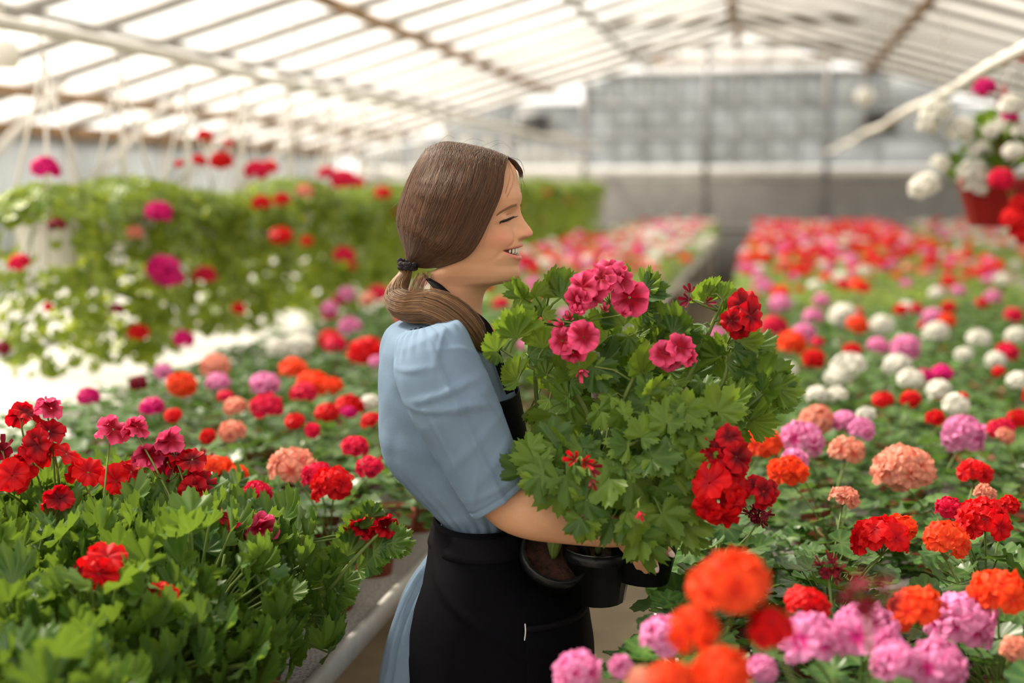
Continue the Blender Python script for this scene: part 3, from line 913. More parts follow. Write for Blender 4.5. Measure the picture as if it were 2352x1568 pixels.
# ------------------------------------------------------------------ tall regal geraniums in the left foreground
REGAL_SPOTS = [(60,1500,'beside the left frame edge, dark red flowers on top'),(250,1480,'deep red flowers above pale leaves, second from the left'),(440,1440,'deep red cluster on a tall stalk, right of the others'),
 (600,1400,'bare of flowers on top, leaning over the bench rail'),(120,1320,'half hidden behind the dark red flowers'),(320,1290,'pink buds rising behind the red flowers'),(500,1260,'small crimson flowers, nearest the small clay pots'),
 (-90,1350,'cut by the left frame edge, behind the others'),(40,1720,'dark leaves low in the left corner'),(235,1700,'open red flowers low among dark leaves'),(430,1660,'broad grey green leaves at the bottom edge'),(560,1560,'wide fan leaves beside the bench rail'),
 (-60,1950,'blurred dark leaves in the bottom left corner'),(150,1980,'nearest of all, at the bottom frame edge')]
REGAL_FL = [(46,960,75,'Q'),(110,942,60,'K'),(110,1010,110,'Q'),(133,1056,90,'R'),(37,1088,110,'R'),(192,1093,85,'R'),(280,1097,100,'R'),(252,992,65,'K'),(311,983,35,'K'),(339,1052,50,'K'),(390,1015,40,'K'),
 (390,1065,90,'Q'),(435,1065,75,'Q'),(450,1120,100,'Q'),(375,1120,60,'D'),(133,1152,65,'Q'),(481,1194,90,'Q'),(421,1221,50,'D'),(540,1226,50,'C'),(595,1217,45,'K'),(238,1299,125,'R'),(366,1377,85,'R'),(284,1390,75,'D'),(156,1340,40,'D'),
 (825,1216,50,'Q'),(880,1216,60,'Q'),(5,1040,60,'D'),(9,1555,40,'R'),(70,1050,80,'Q'),(20,1110,80,'R')]
regs = []
for px, s, lab in REGAL_SPOTS:
    b = pt(px, 420 + .6 * s, s); b.z = BZ
    b.x = min(b.x, -.83)
    regs.append(dict(pos=b, s=s, lab=lab, heads=[]))
for px, py, w, code in REGAL_FL:
    s = 1410 if py < 1130 else 1460 if py < 1250 else 1680
    if px > 700: s = 1390
    q = pt(px, py, s)
    j = min(regs, key=lambda g: (g['pos'].x - q.x) ** 2 + (g['pos'].y - q.y) ** 2)
    j['heads'].append((q, w / s / 2, code))
for i, g in enumerate(regs):
    o = tag(empty('regal_geranium', g['pos']), 'tall regal geranium, ' + g['lab'], 'geranium', 'regal geraniums in the left foreground')
    rr = random.Random(300 + i)
    link('pot', POT, o, M['terracotta']); link('soil', SOIL, o, M['soil'])
    lv = dome(105, .165, .27 if g['s'] < 1600 and regs.index(g) not in (3, 6) else .22, .09, .045, 'regal', rr)
    for l in lv: add_leaf(o, 'regal', M['leaf_regal'], *l, rr)
    link('stem', petioles(lv, .10, .0022), o, M['stem'])
    for q, R, code in g['heads']:
        head_near(o, q - g['pos'], R, code, (rr.uniform(-.03, .03), rr.uniform(-.03, .03), .2), 'regal', seed=rr.randint(0, 9999))
    if i == 3:                                        # the leaning branch that reaches out over the rail
        line = smooth_line([pt(x, y, 1395) - g['pos'] for x, y in ((620,1500),(680,1430),(740,1370),(800,1300),(850,1245),(880,1218))], 26)
        m = MB(); m.tube(line, [.006 - .0035 * k / 25 for k in range(26)], 7); m.obj('branch', M['stem'], o, True)
        for k in range(4, 26):
            d = (line[min(k+1, 25)] - line[k-1]).normalized()
            side = 1 if k % 2 else -1
            perp = (d.cross(TOW)).normalized() * side
            base = line[k] + perp * rr.uniform(.01, .03) + TOW * rr.uniform(-.02, .02)
            add_leaf(o, 'regal', M['leaf_regal'], base, d * .5 + perp * .8 + UP * .25, TOW * .7 + UP * .5 + RIGHT * rr.uniform(-.4, .4), rr.uniform(.028, .042), rr)

# ------------------------------------------------------------------ hanging baskets
BPOT = {}
def basket_pot(r, h):
    m = MB()
    m.lathe([(.002, 0), (r*.62, 0), (r*.66, .006), (r*.93, h*.86), (r, h*.86), (r*1.02, h*.90), (r*1.02, h), (r*.97, h), (r*.60, .012), (.002, .012)], 28)
    return m.mesh('pot', False)
BP = basket_pot(.135, .17)
def ribbed_pot(r, h):
    "hanging pot with moulded vertical ribs"
    m = MB(); n = 72; V = []; F = []
    for f, q in ((0, .66), (.05, .70), (.8, .95), (.86, 1.03), (1, 1.04), (1, .98), (.5, .8)):
        for k in range(n):
            rib = 1 + (.03 if (k % 6) < 3 and f < .84 else 0)
            a = 2 * math.pi * k / n
            V.append((r*q*rib*math.cos(a), r*q*rib*math.sin(a), h*f))
    for i in range(6):
        for k in range(n):
            k2 = (k + 1) % n
            F.append((i*n+k, i*n+k2, (i+1)*n+k2, (i+1)*n+k))
    F.append(tuple(range(n - 1, -1, -1)))
    m.add(V, F)
    return m.mesh('pot', False)

def hanger(o, top_z, rim_r, rim_z, n=4):
    "hook over the pipe and the white wires down to the rim, around the basket's local origin"
    m = MB()
    hz = top_z
    pts = [(0, .03 * math.cos(a), hz + .03 * math.sin(a)) for a in np.linspace(-.4, math.pi + .2, 12)]
    m.tube(pts + [(0, -.03, hz - .05), (0, 0, hz - .085)], .004, 6); m.obj('hook', M['white_paint'], o, True)
    m = MB(); m.ball((0, 0, hz - .095), .016, .016, .012); m.obj('hub', M['white_paint'], o, True)
    for k in range(n):
        a = k * 2 * math.pi / n + .5
        m = MB(); m.tube([(0, 0, hz - .095), (rim_r * math.cos(a), rim_r * math.sin(a), rim_z)], .0055, 6); m.obj('wire', M['white_paint'], o, True)

def basket_leaves(n, r_, size, R=.24, drop=.42):
    out = []
    for i in range(n):
        az = r_.uniform(0, 6.283)
        if r_.random() < .5:
            el = r_.uniform(.05, 1.45)
            d = Vector((math.cos(az) * math.cos(el), math.sin(az) * math.cos(el), math.sin(el)))
            p = Vector((d.x * R, d.y * R, .16 + d.z * .12)) * 1.0
            nrm = UP + d * .6
        else:
            f = r_.random() ** 1.4
            rad = R * (1.0 - .35 * f) * r_.uniform(.75, 1.08)
            p = Vector((rad * math.cos(az), rad * math.sin(az), .17 - drop * f))
            nrm = Vector((math.cos(az), math.sin(az), .45))
        tip = Vector((r_.uniform(-.6, .6) + math.cos(az) * .5, r_.uniform(-.6, .6) + math.sin(az) * .5, -.6))
        out.append((p, tip, nrm + Vector((r_.uniform(-.4, .4), r_.uniform(-.4, .4), r_.uniform(-.2, .2))), size * r_.uniform(.65, 1.3)))
    return out

BASKET_FL = [(105,390,68,'M'),(365,490,65,'M'),(375,620,80,'M'),(392,640,60,'M'),(470,635,55,'C'),(600,468,45,'R'),(648,460,40,'R'),(645,545,55,'R'),(705,555,30,'R'),(790,588,50,'C'),(548,710,35,'R'),(318,765,50,'R'),(422,780,50,'M'),
 (110,705,25,'R'),(270,710,30,'D'),(45,605,50,'C'),(130,517,40,'D'),(470,313,38,'R'),(525,330,25,'R'),(412,378,25,'R'),(457,370,35,'R'),(510,372,55,'R'),(590,395,60,'C'),(615,390,50,'R'),(750,400,40,'C'),(790,415,60,'C'),(820,420,35,'C'),(310,535,40,'S'),(700,440,40,'S'),(880,445,40,'R'),(5,800,40,'D')]
ys = [4.70, 5.30, 5.94, 6.6, 7.3, 8.0, 8.7, 9.45, 10.2, 11.0, 11.8, 12.7, 13.6, 14.5, 15.4, 16.3, 17.3, 18.3, 19.4]
BLAB = ['white hanging basket nearest the left frame edge, trailing leaves over its pot']
for i in range(1, len(ys)): BLAB.append('hanging basket of trailing geranium, %s along the left pipe from the camera' % ordinal(i))
baskets = []
r_ = random.Random(77)
for i, y in enumerate(ys):
    c = Vector((PIPE_L[0], y, 1.30 + (0 if i == 0 else r_.uniform(-.07, .05))))
    o = tag(empty('hanging_basket', c), BLAB[i], 'hanging basket', 'baskets hanging from the left pipe')
    link('pot', BP, o, M['whitepot'])
    m = MB(); m.lathe([(.001, .155), (.06, .157), (.125, .15)], 16); m.obj('soil', M['soil'], o, True)
    hanger(o, PIPE_L[1] - c.z, .135, .17, 4)
    rr = random.Random(500 + i)
    if i == 0:
        for l in basket_leaves(300, rr, .030, .23, .52):
            if l[0].y < -.10 and abs(l[0].x) < .16 and .0 < l[0].z < .15 and rr.random() < .75: continue   # the pot shows through here
            add_leaf(o, 'ivy', M['leaf_ivy'], *l, rr)
        lv = [l for l in basket_leaves(520, rr, .030, .24, .56) if not (l[0].y < -.08 and abs(l[0].x) < .16 and -.02 < l[0].z < .15)]
        V, F, v = foliage_np(lv, LEAF['ivy'][0][1:])
        tag(link('foliage', mesh_np('foliage', V, F, {'v': v}), o, M['leaf_ivy']), kind='stuff')
    else:
        V, F, v = foliage_np(basket_leaves(1300 if i < 7 else 600, rr, .034 if i < 7 else .048, rr.uniform(.25, .31), rr.uniform(.48, .66)), LEAF['ivy'][i % 3][1:])
        tag(link('foliage', mesh_np('foliage', V, F, {'v': v}), o, M['leaf_ivy']), kind='stuff')
    sp = [Vector((rr.uniform(-.1, .1), rr.uniform(-.1, .1), .15)) for k in range(4)]
    m = MB()
    for k in range(9):
        a = k * .7
        m.tube([(.03*math.cos(a), .03*math.sin(a), .15), (.15*math.cos(a), .15*math.sin(a), .20), (.21*math.cos(a), .21*math.sin(a), .08), (.22*math.cos(a), .22*math.sin(a), -.12)], .0025, 5)
    m.obj('stem', M['stem'], o, True)
    baskets.append((o, c, proj(c)))
for px, py, w, code in BASKET_FL:
    o, c, q = min(baskets, key=lambda b: abs(b[2][0] - (px - 105)) + (0 if b[2][2] < 12 else 500))
    s = FPX / (q[2] - .30)
    P = pt(px, py, s) - c
    head_mid(o, P, w / s / 2 * 1.3, code, (P.x * .3, P.y * .3, .16), rng)
for o, c, q in baskets[5:]:
    for k in range(3):
        a = rng.uniform(0, 6.28); P = Vector((.27*math.cos(a), .27*math.sin(a), rng.uniform(-.2, .3)))
        head_mid(o, P, rng.uniform(.03, .045), rng.choice('RCRM'), (P.x * .3, P.y * .3, .14), rng)

# red ribbed basket with white geraniums at the upper right
c = pt(2295, 500, 640); c.z -= .03
ob = tag(empty('hanging_basket', c), 'red ribbed hanging basket of white and red geraniums at the right edge', 'hanging basket')
link('pot', ribbed_pot(.145, .17), ob, M['redpot'])
m = MB(); m.lathe([(.001, .15), (.07, .152), (.13, .145)], 16); m.obj('soil', M['soil'], ob, True)
ztop = PIPE_R[1] - c.z
m = MB(); dx = PIPE_R[0] - c.x
m.tube([(dx, .03 * math.cos(a), ztop + .03 * math.sin(a)) for a in np.linspace(-.4, math.pi + .2, 12)] + [(dx * .5, 0, ztop - .06), (0, 0, ztop - .09)], .004, 6); m.obj('hook', M['white_paint'], ob, True)
for k in range(3):
    a = k * 2.094 + .3
    m = MB(); m.tube([(0, 0, ztop - .09), (.145*math.cos(a), .145*math.sin(a), .17)], .003, 6); m.obj('wire', M['redpot'], ob, True)
rr = random.Random(41)
lv = []
for i in range(110):
    az = rr.uniform(0, 6.283); el = rr.uniform(.0, 1.5)
    d = Vector((math.cos(az) * math.cos(el), math.sin(az) * math.cos(el), math.sin(el)))
    k = rr.uniform(.6, 1)
    lv.append((Vector((d.x * .19 * k, d.y * .19 * k, .16 + d.z * .26 * k)), d + UP * .1 + Vector((rr.uniform(-.4, .4), rr.uniform(-.4, .4), 0)), UP + d * .6 + Vector((rr.uniform(-.4, .4), rr.uniform(-.6, .2), 0)), .036 * rr.uniform(.7, 1.2)))
for l in lv: add_leaf(ob, 'zonal', M['leaf_held'], *l, rr)
link('stem', petioles(lv, .15), ob, M['stem'])
for px, py, w, code in [(2150,262,85,'W'),(2205,300,80,'W'),(2130,290,60,'W'),(2125,430,85,'W'),(2238,400,95,'W'),(2240,430,70,'W'),(2290,300,80,'W'),(2330,350,65,'W'),(2325,245,75,'W'),(2160,377,55,'W'),(2350,300,60,'W'),(2262,203,62,'M'),(2320,268,45,'M'),(2300,412,70,'C'),(2330,505,80,'R'),(2345,540,70,'R'),(2345,470,60,'R'),(2345,135,40,'R'),(2250,345,60,'W')]:
    s = 655 if px < 2300 else 680
    P = pt(px, py, s) - c
    if py < 220: P = pt(px, py, 640) - c
    head_mid(ob, P, w / s / 2 * 1.12, code, (P.x * .3, P.y * .3, .17), rng)

# ------------------------------------------------------------------ the three potted geraniums she carries
HP = pot_mesh(.058, .088, taper=.80)
HS = soil_mesh(.051, .070)
def z3(x, y): return 1100 + x / 2.904, 580 + y / 2.904
held = []
for (px, py, t, tilt, lab) in ((1278, 1268, .115, (.25, .62, .74), 'black potted regal geranium tipped towards the camera under her forearm'),
                               (1374, 1252, .085, (.02, .10, 1), 'black potted regal geranium held upright in the middle of the three'),
                               (1484, 1206, .085, (.10, .05, 1), 'black potted regal geranium held in her fingers at the right')):
    c = wt(px, py, t)                     # centre of the rim
    ax = (RIGHT * tilt[0] + TOW * tilt[1] + UP * tilt[2]).normalized()
    base = c - ax * .088
    o = tag(empty('held_geranium', base), lab, 'geranium', 'geraniums carried in her arms')
    q = UP.rotation_difference(ax).to_matrix().to_4x4()
    link('pot', HP, o, M['blackpot'], q); link('soil', HS, o, M['soil'], q)
    held.append(dict(o=o, base=base, rim=c, ax=ax, stems={}, nodes=[], tubes=MB(), n=0))
# main stems: pot, then the pixels they pass, with the distance towards the camera
STEMS = [
 (0, [(1300,1190,.12),(1310,1080,.14),(1355,985,.15),(1320,900,.15),(1270,865,.15),(1215,840,.15),(1150,800,.15)]),
 (0, [(1290,1180,.10),(1300,1000,.08),(1340,880,.06),(1390,760,.04),(1400,700,.05)]),
 (0, [(1270,1180,.14),(1240,1100,.17),(1225,1040,.18)]),
 (0, [(1300,1180,.16),(1330,1120,.2),(1340,1090,.2)]),
 (0, [(1250,1180,.06),(1240,1000,.04),(1230,850,.05),(1250,730,.08)]),
 (1, [(1390,1150,.12),(1400,1000,.16),(1440,900,.18),(1470,840,.18)]),
 (1, [(1390,1150,.06),(1450,950,.05),(1490,800,.05),(1500,720,.05)]),
 (1, [(1400,1160,.10),(1500,1000,.10),(1590,850,.10),(1640,735,.10),(1660,690,.10)]),
 (1, [(1390,1150,.16),(1480,1040,.22),(1495,960,.22)]),
 (1, [(1400,1170,.2),(1440,1150,.24),(1490,1130,.25)]),
 (2, [(1500,1150,.10),(1560,1000,.12),(1660,880,.12),(1670,790,.10)]),
 (2, [(1520,1150,.10),(1640,1000,.14),(1740,915,.14),(1765,890,.14)]),
 (2, [(1520,1160,.14),(1610,1060,.20),(1625,960,.20)]),
 (2, [(1520,1170,.10),(1600,1090,.18),(1625,1080,.2),(1650,1060,.2)]),
 (2, [(1500,1180,.16),(1540,1120,.24),(1560,1090,.25)]),
]
for h, pts in STEMS:
    H = held[h]
    L_ = [H['rim'] - H['ax'] * .015] + [wt(*p) for p in pts]
    line = smooth_line([p - H['base'] for p in L_], 5 * len(L_))
    n = len(line)
    m = MB(); m.tube(line, [.0055 - .003 * k / (n - 1) for k in range(n)], 7); m.obj('stem', M['stem'], H['o'], True)
    H['nodes'] += line[n // 4:]
def held_leaf(px, py, tx, ty, t, kind='regal', nrm=None, h=None, size=None, dt=0.0, rr=rng):
    base = wt(px, py, t); tipp = wt(tx, ty, t)
    d = tipp - base
    size = size or d.length * rr.uniform(1.0, 1.45) * (1.05 if kind == 'palm' else .95)
    if h is None:
        h = min(range(3), key=lambda k: min((n + held[k]['base'] - base).length for n in held[k]['nodes']))
    H = held[h]
    nv = nrm or (TOW * rr.uniform(.1, 1.0) + UP * rr.uniform(.0, 1.2) + RIGHT * rr.uniform(-1.0, .7))
    add_leaf(H['o'], kind, M['leaf_held'], base - H['base'], d.normalized() + TOW * dt, nv, size, rr)
    nd = min(H['nodes'], key=lambda n: (n + H['base'] - base).length)
    b = base - H['base']
    if (b - nd).length < .16:
        H['tubes'].tube([nd, nd.lerp(b, .5) + Vector((0, 0, .006)), b], [.0020, .0017, .0014], 5, False)
# outline leaves, base and tip in the crop's own coordinates
for bx, by, tx, ty, t in [(300,305,275,165,.14),(290,310,205,195,.15),(380,300,352,195,.13),(490,230,480,90,.08),(545,300,585,115,.09),(550,300,640,150,.10),(945,130,960,62,.04),(985,140,1005,90,.04),(1090,240,1195,160,.05),(1110,250,1240,215,.06),
 (1480,330,1470,185,.09),(1500,330,1515,200,.11),(1545,280,1585,185,.10),(1615,335,1715,270,.10),(1650,490,1600,365,.11),(1655,490,1690,360,.12),(1740,600,1845,490,.12),(1830,625,1990,575,.12),(1290,540,1345,385,.09),(1290,545,1400,470,.10),
 (250,570,190,405,.17),(255,575,260,400,.16),(430,640,412,485,.15),(120,660,45,575,.17),(125,665,70,730,.17),(260,850,175,725,.17),(255,855,200,930,.18),(420,400,520,430,.12),(360,430,420,395,.11),(230,330,330,360,.12),
 (1880,900,1925,655,.13),(1885,930,1905,820,.15),(1890,935,1985,840,.14),(1985,905,2140,925,.14),(1990,900,2075,830,.13),(1955,1000,2090,1030,.14),(1800,1120,1970,1150,.15),(1800,1110,1920,1060,.14),(1650,1000,1790,950,.16),(1640,1010,1770,1060,.17),
 (1700,640,1860,690,.12),(1650,730,1840,750,.12),(1600,700,1480,610,.11),(1590,690,1530,560,.11),(1700,560,1780,600,.11),(1500,480,1450,560,.10),(1450,720,1330,650,.09),(1060,250,1180,330,.06),(1100,330,1220,370,.06),(1100,440,1230,470,.08),(1090,400,1210,430,.08),
 (700,700,690,640,.13),(770,760,830,900,.19),(770,780,930,800,.18),(720,770,640,680,.18),(1090,800,1060,640,.19),(1095,800,1200,700,.19),(1090,810,990,780,.19),(1270,790,1340,740,.16),(800,590,900,560,.07),(860,640,960,600,.08),(1040,560,1150,520,.08),(1000,560,980,660,.1),
 (600,850,540,720,.16),(610,860,720,890,.17),(450,820,400,740,.16),(560,760,500,690,.14),(330,690,440,680,.14),(700,330,640,300,.05),(470,980,400,1040,.17),(600,960,480,930,.17),(600,970,520,1050,.18),(1180,560,1260,600,.08),(1230,640,1320,690,.1),(1380,600,1480,640,.1)]:
    a = z3(bx, by); b = z3(tx, ty)
    held_leaf(*a, *b, t, 'regal', size=None)
# the lower, broader leaves that hang over her arm and the pots
for bx, by, tx, ty, t in [(1150,950,1180,850,.24),(1150,940,1090,850,.24),(1140,950,1110,880,.24),(1370,1050,1400,930,.26),(1370,1040,1290,1010,.26),(1370,1060,1480,1040,.26),(1590,1060,1680,940,.24),(1600,1060,1720,1040,.24),(1250,1140,1250,1010,.26),(1260,1130,1360,1050,.26),(1250,1140,1150,1080,.26),
 (1000,1290,940,1190,.26),(1000,1280,880,1250,.26),(1090,1230,1120,1120,.26),(1080,1230,1180,1180,.26),(700,1300,740,1240,.24),(700,1310,790,1340,.24),(690,1310,600,1290,.24),(550,1290,520,1180,.23),(560,1290,440,1240,.23),(380,1400,320,1290,.25),(390,1400,440,1310,.25),(500,1400,540,1320,.24),
 (1450,1220,1520,1130,.26),(1440,1230,1340,1170,.26),(1500,1280,1460,1400,.26),(1150,1380,1050,1440,.28),(1160,1380,1230,1480,.28),(1160,1370,1290,1370,.28),(950,1420,870,1390,.27),(960,1430,900,1500,.27),(980,1450,1080,1400,.27),(1380,1380,1310,1450,.27),(1390,1390,1490,1440,.27),(800,1050,890,1130,.21),(820,1060,760,1150,.21),(960,1070,1010,1000,.22),(950,1080,930,1180,.22),
 (640,1420,580,1500,.27),(650,1420,740,1460,.27),(1290,1290,1380,1320,.27),(1280,1280,1220,1340,.27),(1540,1180,1620,1240,.25),(1530,1170,1450,1150,.25),(880,960,830,1010,.2),(1300,900,1260,960,.22),(1500,900,1580,870,.2),(1480,860,1420,920,.2)]:
    a = z3(bx, by); b = z3(tx, ty)
    held_leaf(*a, *b, t, 'palm', nrm=TOW * rng.uniform(.3, 1) + UP * rng.uniform(.2, 1.2) + RIGHT * rng.uniform(-.9, .6))
for px, py, tx, ty, t in [(1340,1195,1320,1240,.30),(1335,1190,1300,1210,.30),(1345,1195,1335,1250,.30),(1350,1185,1375,1165,.29),(1330,1140,1310,1170,.29),(1345,1150,1390,1180,.29),(1405,1190,1395,1235,.28),(1440,1170,1470,1200,.29),(1455,1180,1500,1215,.29),(1460,1230,1475,1292,.27),(1470,1225,1440,1275,.27),(1470,1225,1482,1268,.27),
 (1520,1180,1560,1225,.28),(1530,1185,1525,1222,.27),(1550,1150,1590,1200,.27),(1560,1190,1610,1215,.26),(1575,1140,1625,1165,.26),(1590,1100,1640,1120,.25),(1230,1100,1215,1135,.29),(1240,1095,1275,1125,.29),(1250,1090,1215,1110,.29),(1290,1110,1250,1150,.29),(1300,1090,1340,1130,.28),(1375,1120,1420,1150,.28),(1400,1100,1360,1145,.28),(1510,1120,1540,1165,.27),(1450,1100,1490,1140,.28),(1540,1090,1590,1090,.26),(1600,1050,1640,1010,.24),(1580,1230,1620,1250,.24),(1205,1085,1195,1040,.25),(1215,1030,1240,1000,.24),(1265,1010,1300,980,.23)]:
    held_leaf(px, py, tx, ty, t, 'palm', nrm=TOW * rng.uniform(.4, 1) + UP * rng.uniform(.0, .9) + RIGHT * rng.uniform(-.8, .6))
# the leaves behind and between
rr = random.Random(91)
poly = [(1190,740),(1260,710),(1320,730),(1390,690),(1480,700),(1540,790),(1620,780),(1690,790),(1735,860),(1745,930),(1690,1010),(1640,1120),(1600,1210),(1500,1240),(1400,1190),(1320,1150),(1250,1070),(1225,960),(1200,830)]
def inside(x, y):
    c_ = False
    for i in range(len(poly)):
        x1, y1 = poly[i]; x2, y2 = poly[i-1]
        if (y1 > y) != (y2 > y) and x < (x2 - x1) * (y - y1) / (y2 - y1) + x1: c_ = not c_
    return c_
k = 0
while k < 210:
    x = rr.uniform(1150, 1780); y = rr.uniform(630, 1270)
    if not inside(x, y): continue
    if x < 1290 and 850 < y < 1060 and rr.random() < .6: continue
    k += 1
    up = y < 900
    L_ = rr.uniform(36, 66)
    a = rr.gauss(-1.57 if up else 1.2, .9)
    if not inside(x + L_ * .7 * math.cos(a), y + L_ * .7 * math.sin(a)): continue
    t = rr.uniform(-.06, .10) if k % 3 or up else rr.uniform(.1, .2)
    if y > 1120: t = min(t + .06, .2)
    if y > 1150 and x < 1440: t = rr.uniform(-.02, .05)
    held_leaf(x, y, x + L_ * math.cos(a), y + L_ * math.sin(a), t, 'regal' if up else rr.choice(['palm', 'regal']), rr=rr)
for H in held:
    if H['tubes'].v: tag(H['tubes'].obj('petioles', M['stem'], H['o'], True), kind='stuff')
# her flowers: head centre px, flowers (dx, dy, size, facing), colour
def held_head(h, cx, cy, t, code, fl, kind='regal'):
    H = held[h]
    hub = wt(cx, cy, t + .04) - H['base']
    nd = min(H['nodes'], key=lambda n: (n - hub).length)
    items = []
    extra = []
    for px, py, dia, fx, fy in fl:
        p = wt(px, py, t + .05 + rng.uniform(.0, .035)) - H['base']
        n = (TOW * .8 + RIGHT * fx + UP * fy).normalized()
        items.append((p, n, dia / 1400 / 2)); extra.append((hub, p - n * .004, .001))
    ho = link('flower_head', stalk_mesh(nd, hub, .002, .0017, .0, extra=extra, name='flower_head'), H['o'], M['stem'])
    for p, n, r0 in items:
        tip = UP - n * n.dot(UP)
        tip.rotate(Matrix.Rotation(rng.uniform(-1, 1), 3, n))
        link('flower', rng.choice(FLO['regal']) if r0 > .013 else FLO['bud'][0], ho, PET[code], frame(p, tip, n, r0 * 1.12))
held_head(0, 1400, 700, .09, 'K', [(1338,660,62,-.7,.2),(1365,650,62,-.3,.3),(1398,630,66,.0,.8),(1420,640,62,.5,.5),(1445,683,72,.1,0),(1328,692,54,-.6,-.3),(1382,640,50,-.2,.5),(1352,680,50,-.2,-.2)])
held_head(0, 1330, 745, .10, 'K', [(1310,735,26,-.3,.6),(1325,722,26,0,.8),(1295,748,28,-.6,.2),(1388,715,24,0,.6),(1428,722,24,.3,.3)])
held_head(0, 1325, 800, .14, 'K', [(1292,782,56,-.6,.3),(1340,775,62,.3,.4),(1316,808,48,-.1,-.5),(1333,845,30,.2,-.6)])
held_head(1, 1540, 850, .14, 'K', [(1522,812,52,-.5,.3),(1562,800,56,.4,.5),(1540,826,46,.1,-.2),(1580,820,40,.7,.1)])
held_head(2, 1690, 750, .08, 'Q', [(1705,700,62,.1,.7),(1722,725,66,.8,.3),(1700,750,52,.2,-.3),(1680,735,44,-.5,.1)])
held_head(1, 1590, 690, .09, 'D', [(1586,672,26,-.3,.6),(1582,688,30,-.5,0),(1620,695,24,.4,.2)])
held_head(2, 1640, 1070, .22, 'Q', [(1645,1040,66,-.5,.3),(1672,1005,50,.2,.8),(1690,1050,62,.6,.2),(1665,1075,60,0,-.2),(1640,1055,48,-.7,-.2),(1690,1085,50,.5,-.5)])
held_head(2, 1650, 1130, .23, 'R', [(1630,1110,70,-.5,.6),(1650,1150,84,-.1,.0),(1690,1120,64,.6,.3),(1622,1165,56,-.6,-.5),(1660,1185,60,.1,-.8),(1690,1155,50,.6,-.3)])
held_head(2, 1730, 1130, .20, 'Q', [(1752,1130,46,.4,.3),(1770,1130,42,.8,.1),(1735,1115,40,0,.6),(1755,1152,40,.2,-.6)])
held_head(0, 1335, 1050, .28, 'Q', [(1322,1055,34,-.4,.3),(1340,1060,30,.3,.1)])
held_head(0, 1350, 1070, .28, 'D', [(1356,1072,32,.4,0),(1357,1098,24,.3,-.8)])
held_head(1, 1465, 1150, .29, 'C', [(1468,1172,20,.1,-.9)])
# ------------------------------------------------------------------ the woman
def skin_mat():
    m, nt, b, out = new_mat('skin')
    N = nt.nodes; Lk = nt.links
    tc = N.new('ShaderNodeTexCoord'); nz = N.new('ShaderNodeTexNoise'); nz.inputs['Scale'].default_value = 35; nz.inputs['Detail'].default_value = 5
    Lk.new(tc.outputs['Object'], nz.inputs['Vector'])
    base = N.new('ShaderNodeMix'); base.data_type = 'RGBA'
    base.inputs['A'].default_value = (.60, .315, .185, 1); base.inputs['B'].default_value = (.69, .385, .24, 1)
    Lk.new(nz.outputs[0], base.inputs['Factor'])
    prev = base.outputs['Result']
    for an, col in (('blush', (.74, .27, .20, 1)), ('lip', (.70, .22, .20, 1)), ('mouth', (.10, .018, .018, 1))):
        at = N.new('ShaderNodeAttribute'); at.attribute_name = an
        mx = N.new('ShaderNodeMix'); mx.data_type = 'RGBA'
        Lk.new(at.outputs['Fac'], mx.inputs['Factor']); Lk.new(prev, mx.inputs['A']); mx.inputs['B'].default_value = col
        prev = mx.outputs['Result']
    Lk.new(prev, b.inputs['Base Color'])
    b.inputs['Roughness'].default_value = .46; b.inputs['Specular IOR Level'].default_value = .35
    b.inputs['Subsurface Weight'].default_value = .18
    b.inputs['Subsurface Radius'].default_value = (.9, .35, .2); b.inputs['Subsurface Scale'].default_value = .008
    bp = N.new('ShaderNodeBump'); bp.inputs['Strength'].default_value = .06; bp.inputs['Distance'].default_value = .002
    n2 = N.new('ShaderNodeTexNoise'); n2.inputs['Scale'].default_value = 420; Lk.new(tc.outputs['Object'], n2.inputs['Vector'])
    Lk.new(n2.outputs[0], bp.inputs['Height']); Lk.new(bp.outputs[0], b.inputs['Normal'])
    return m
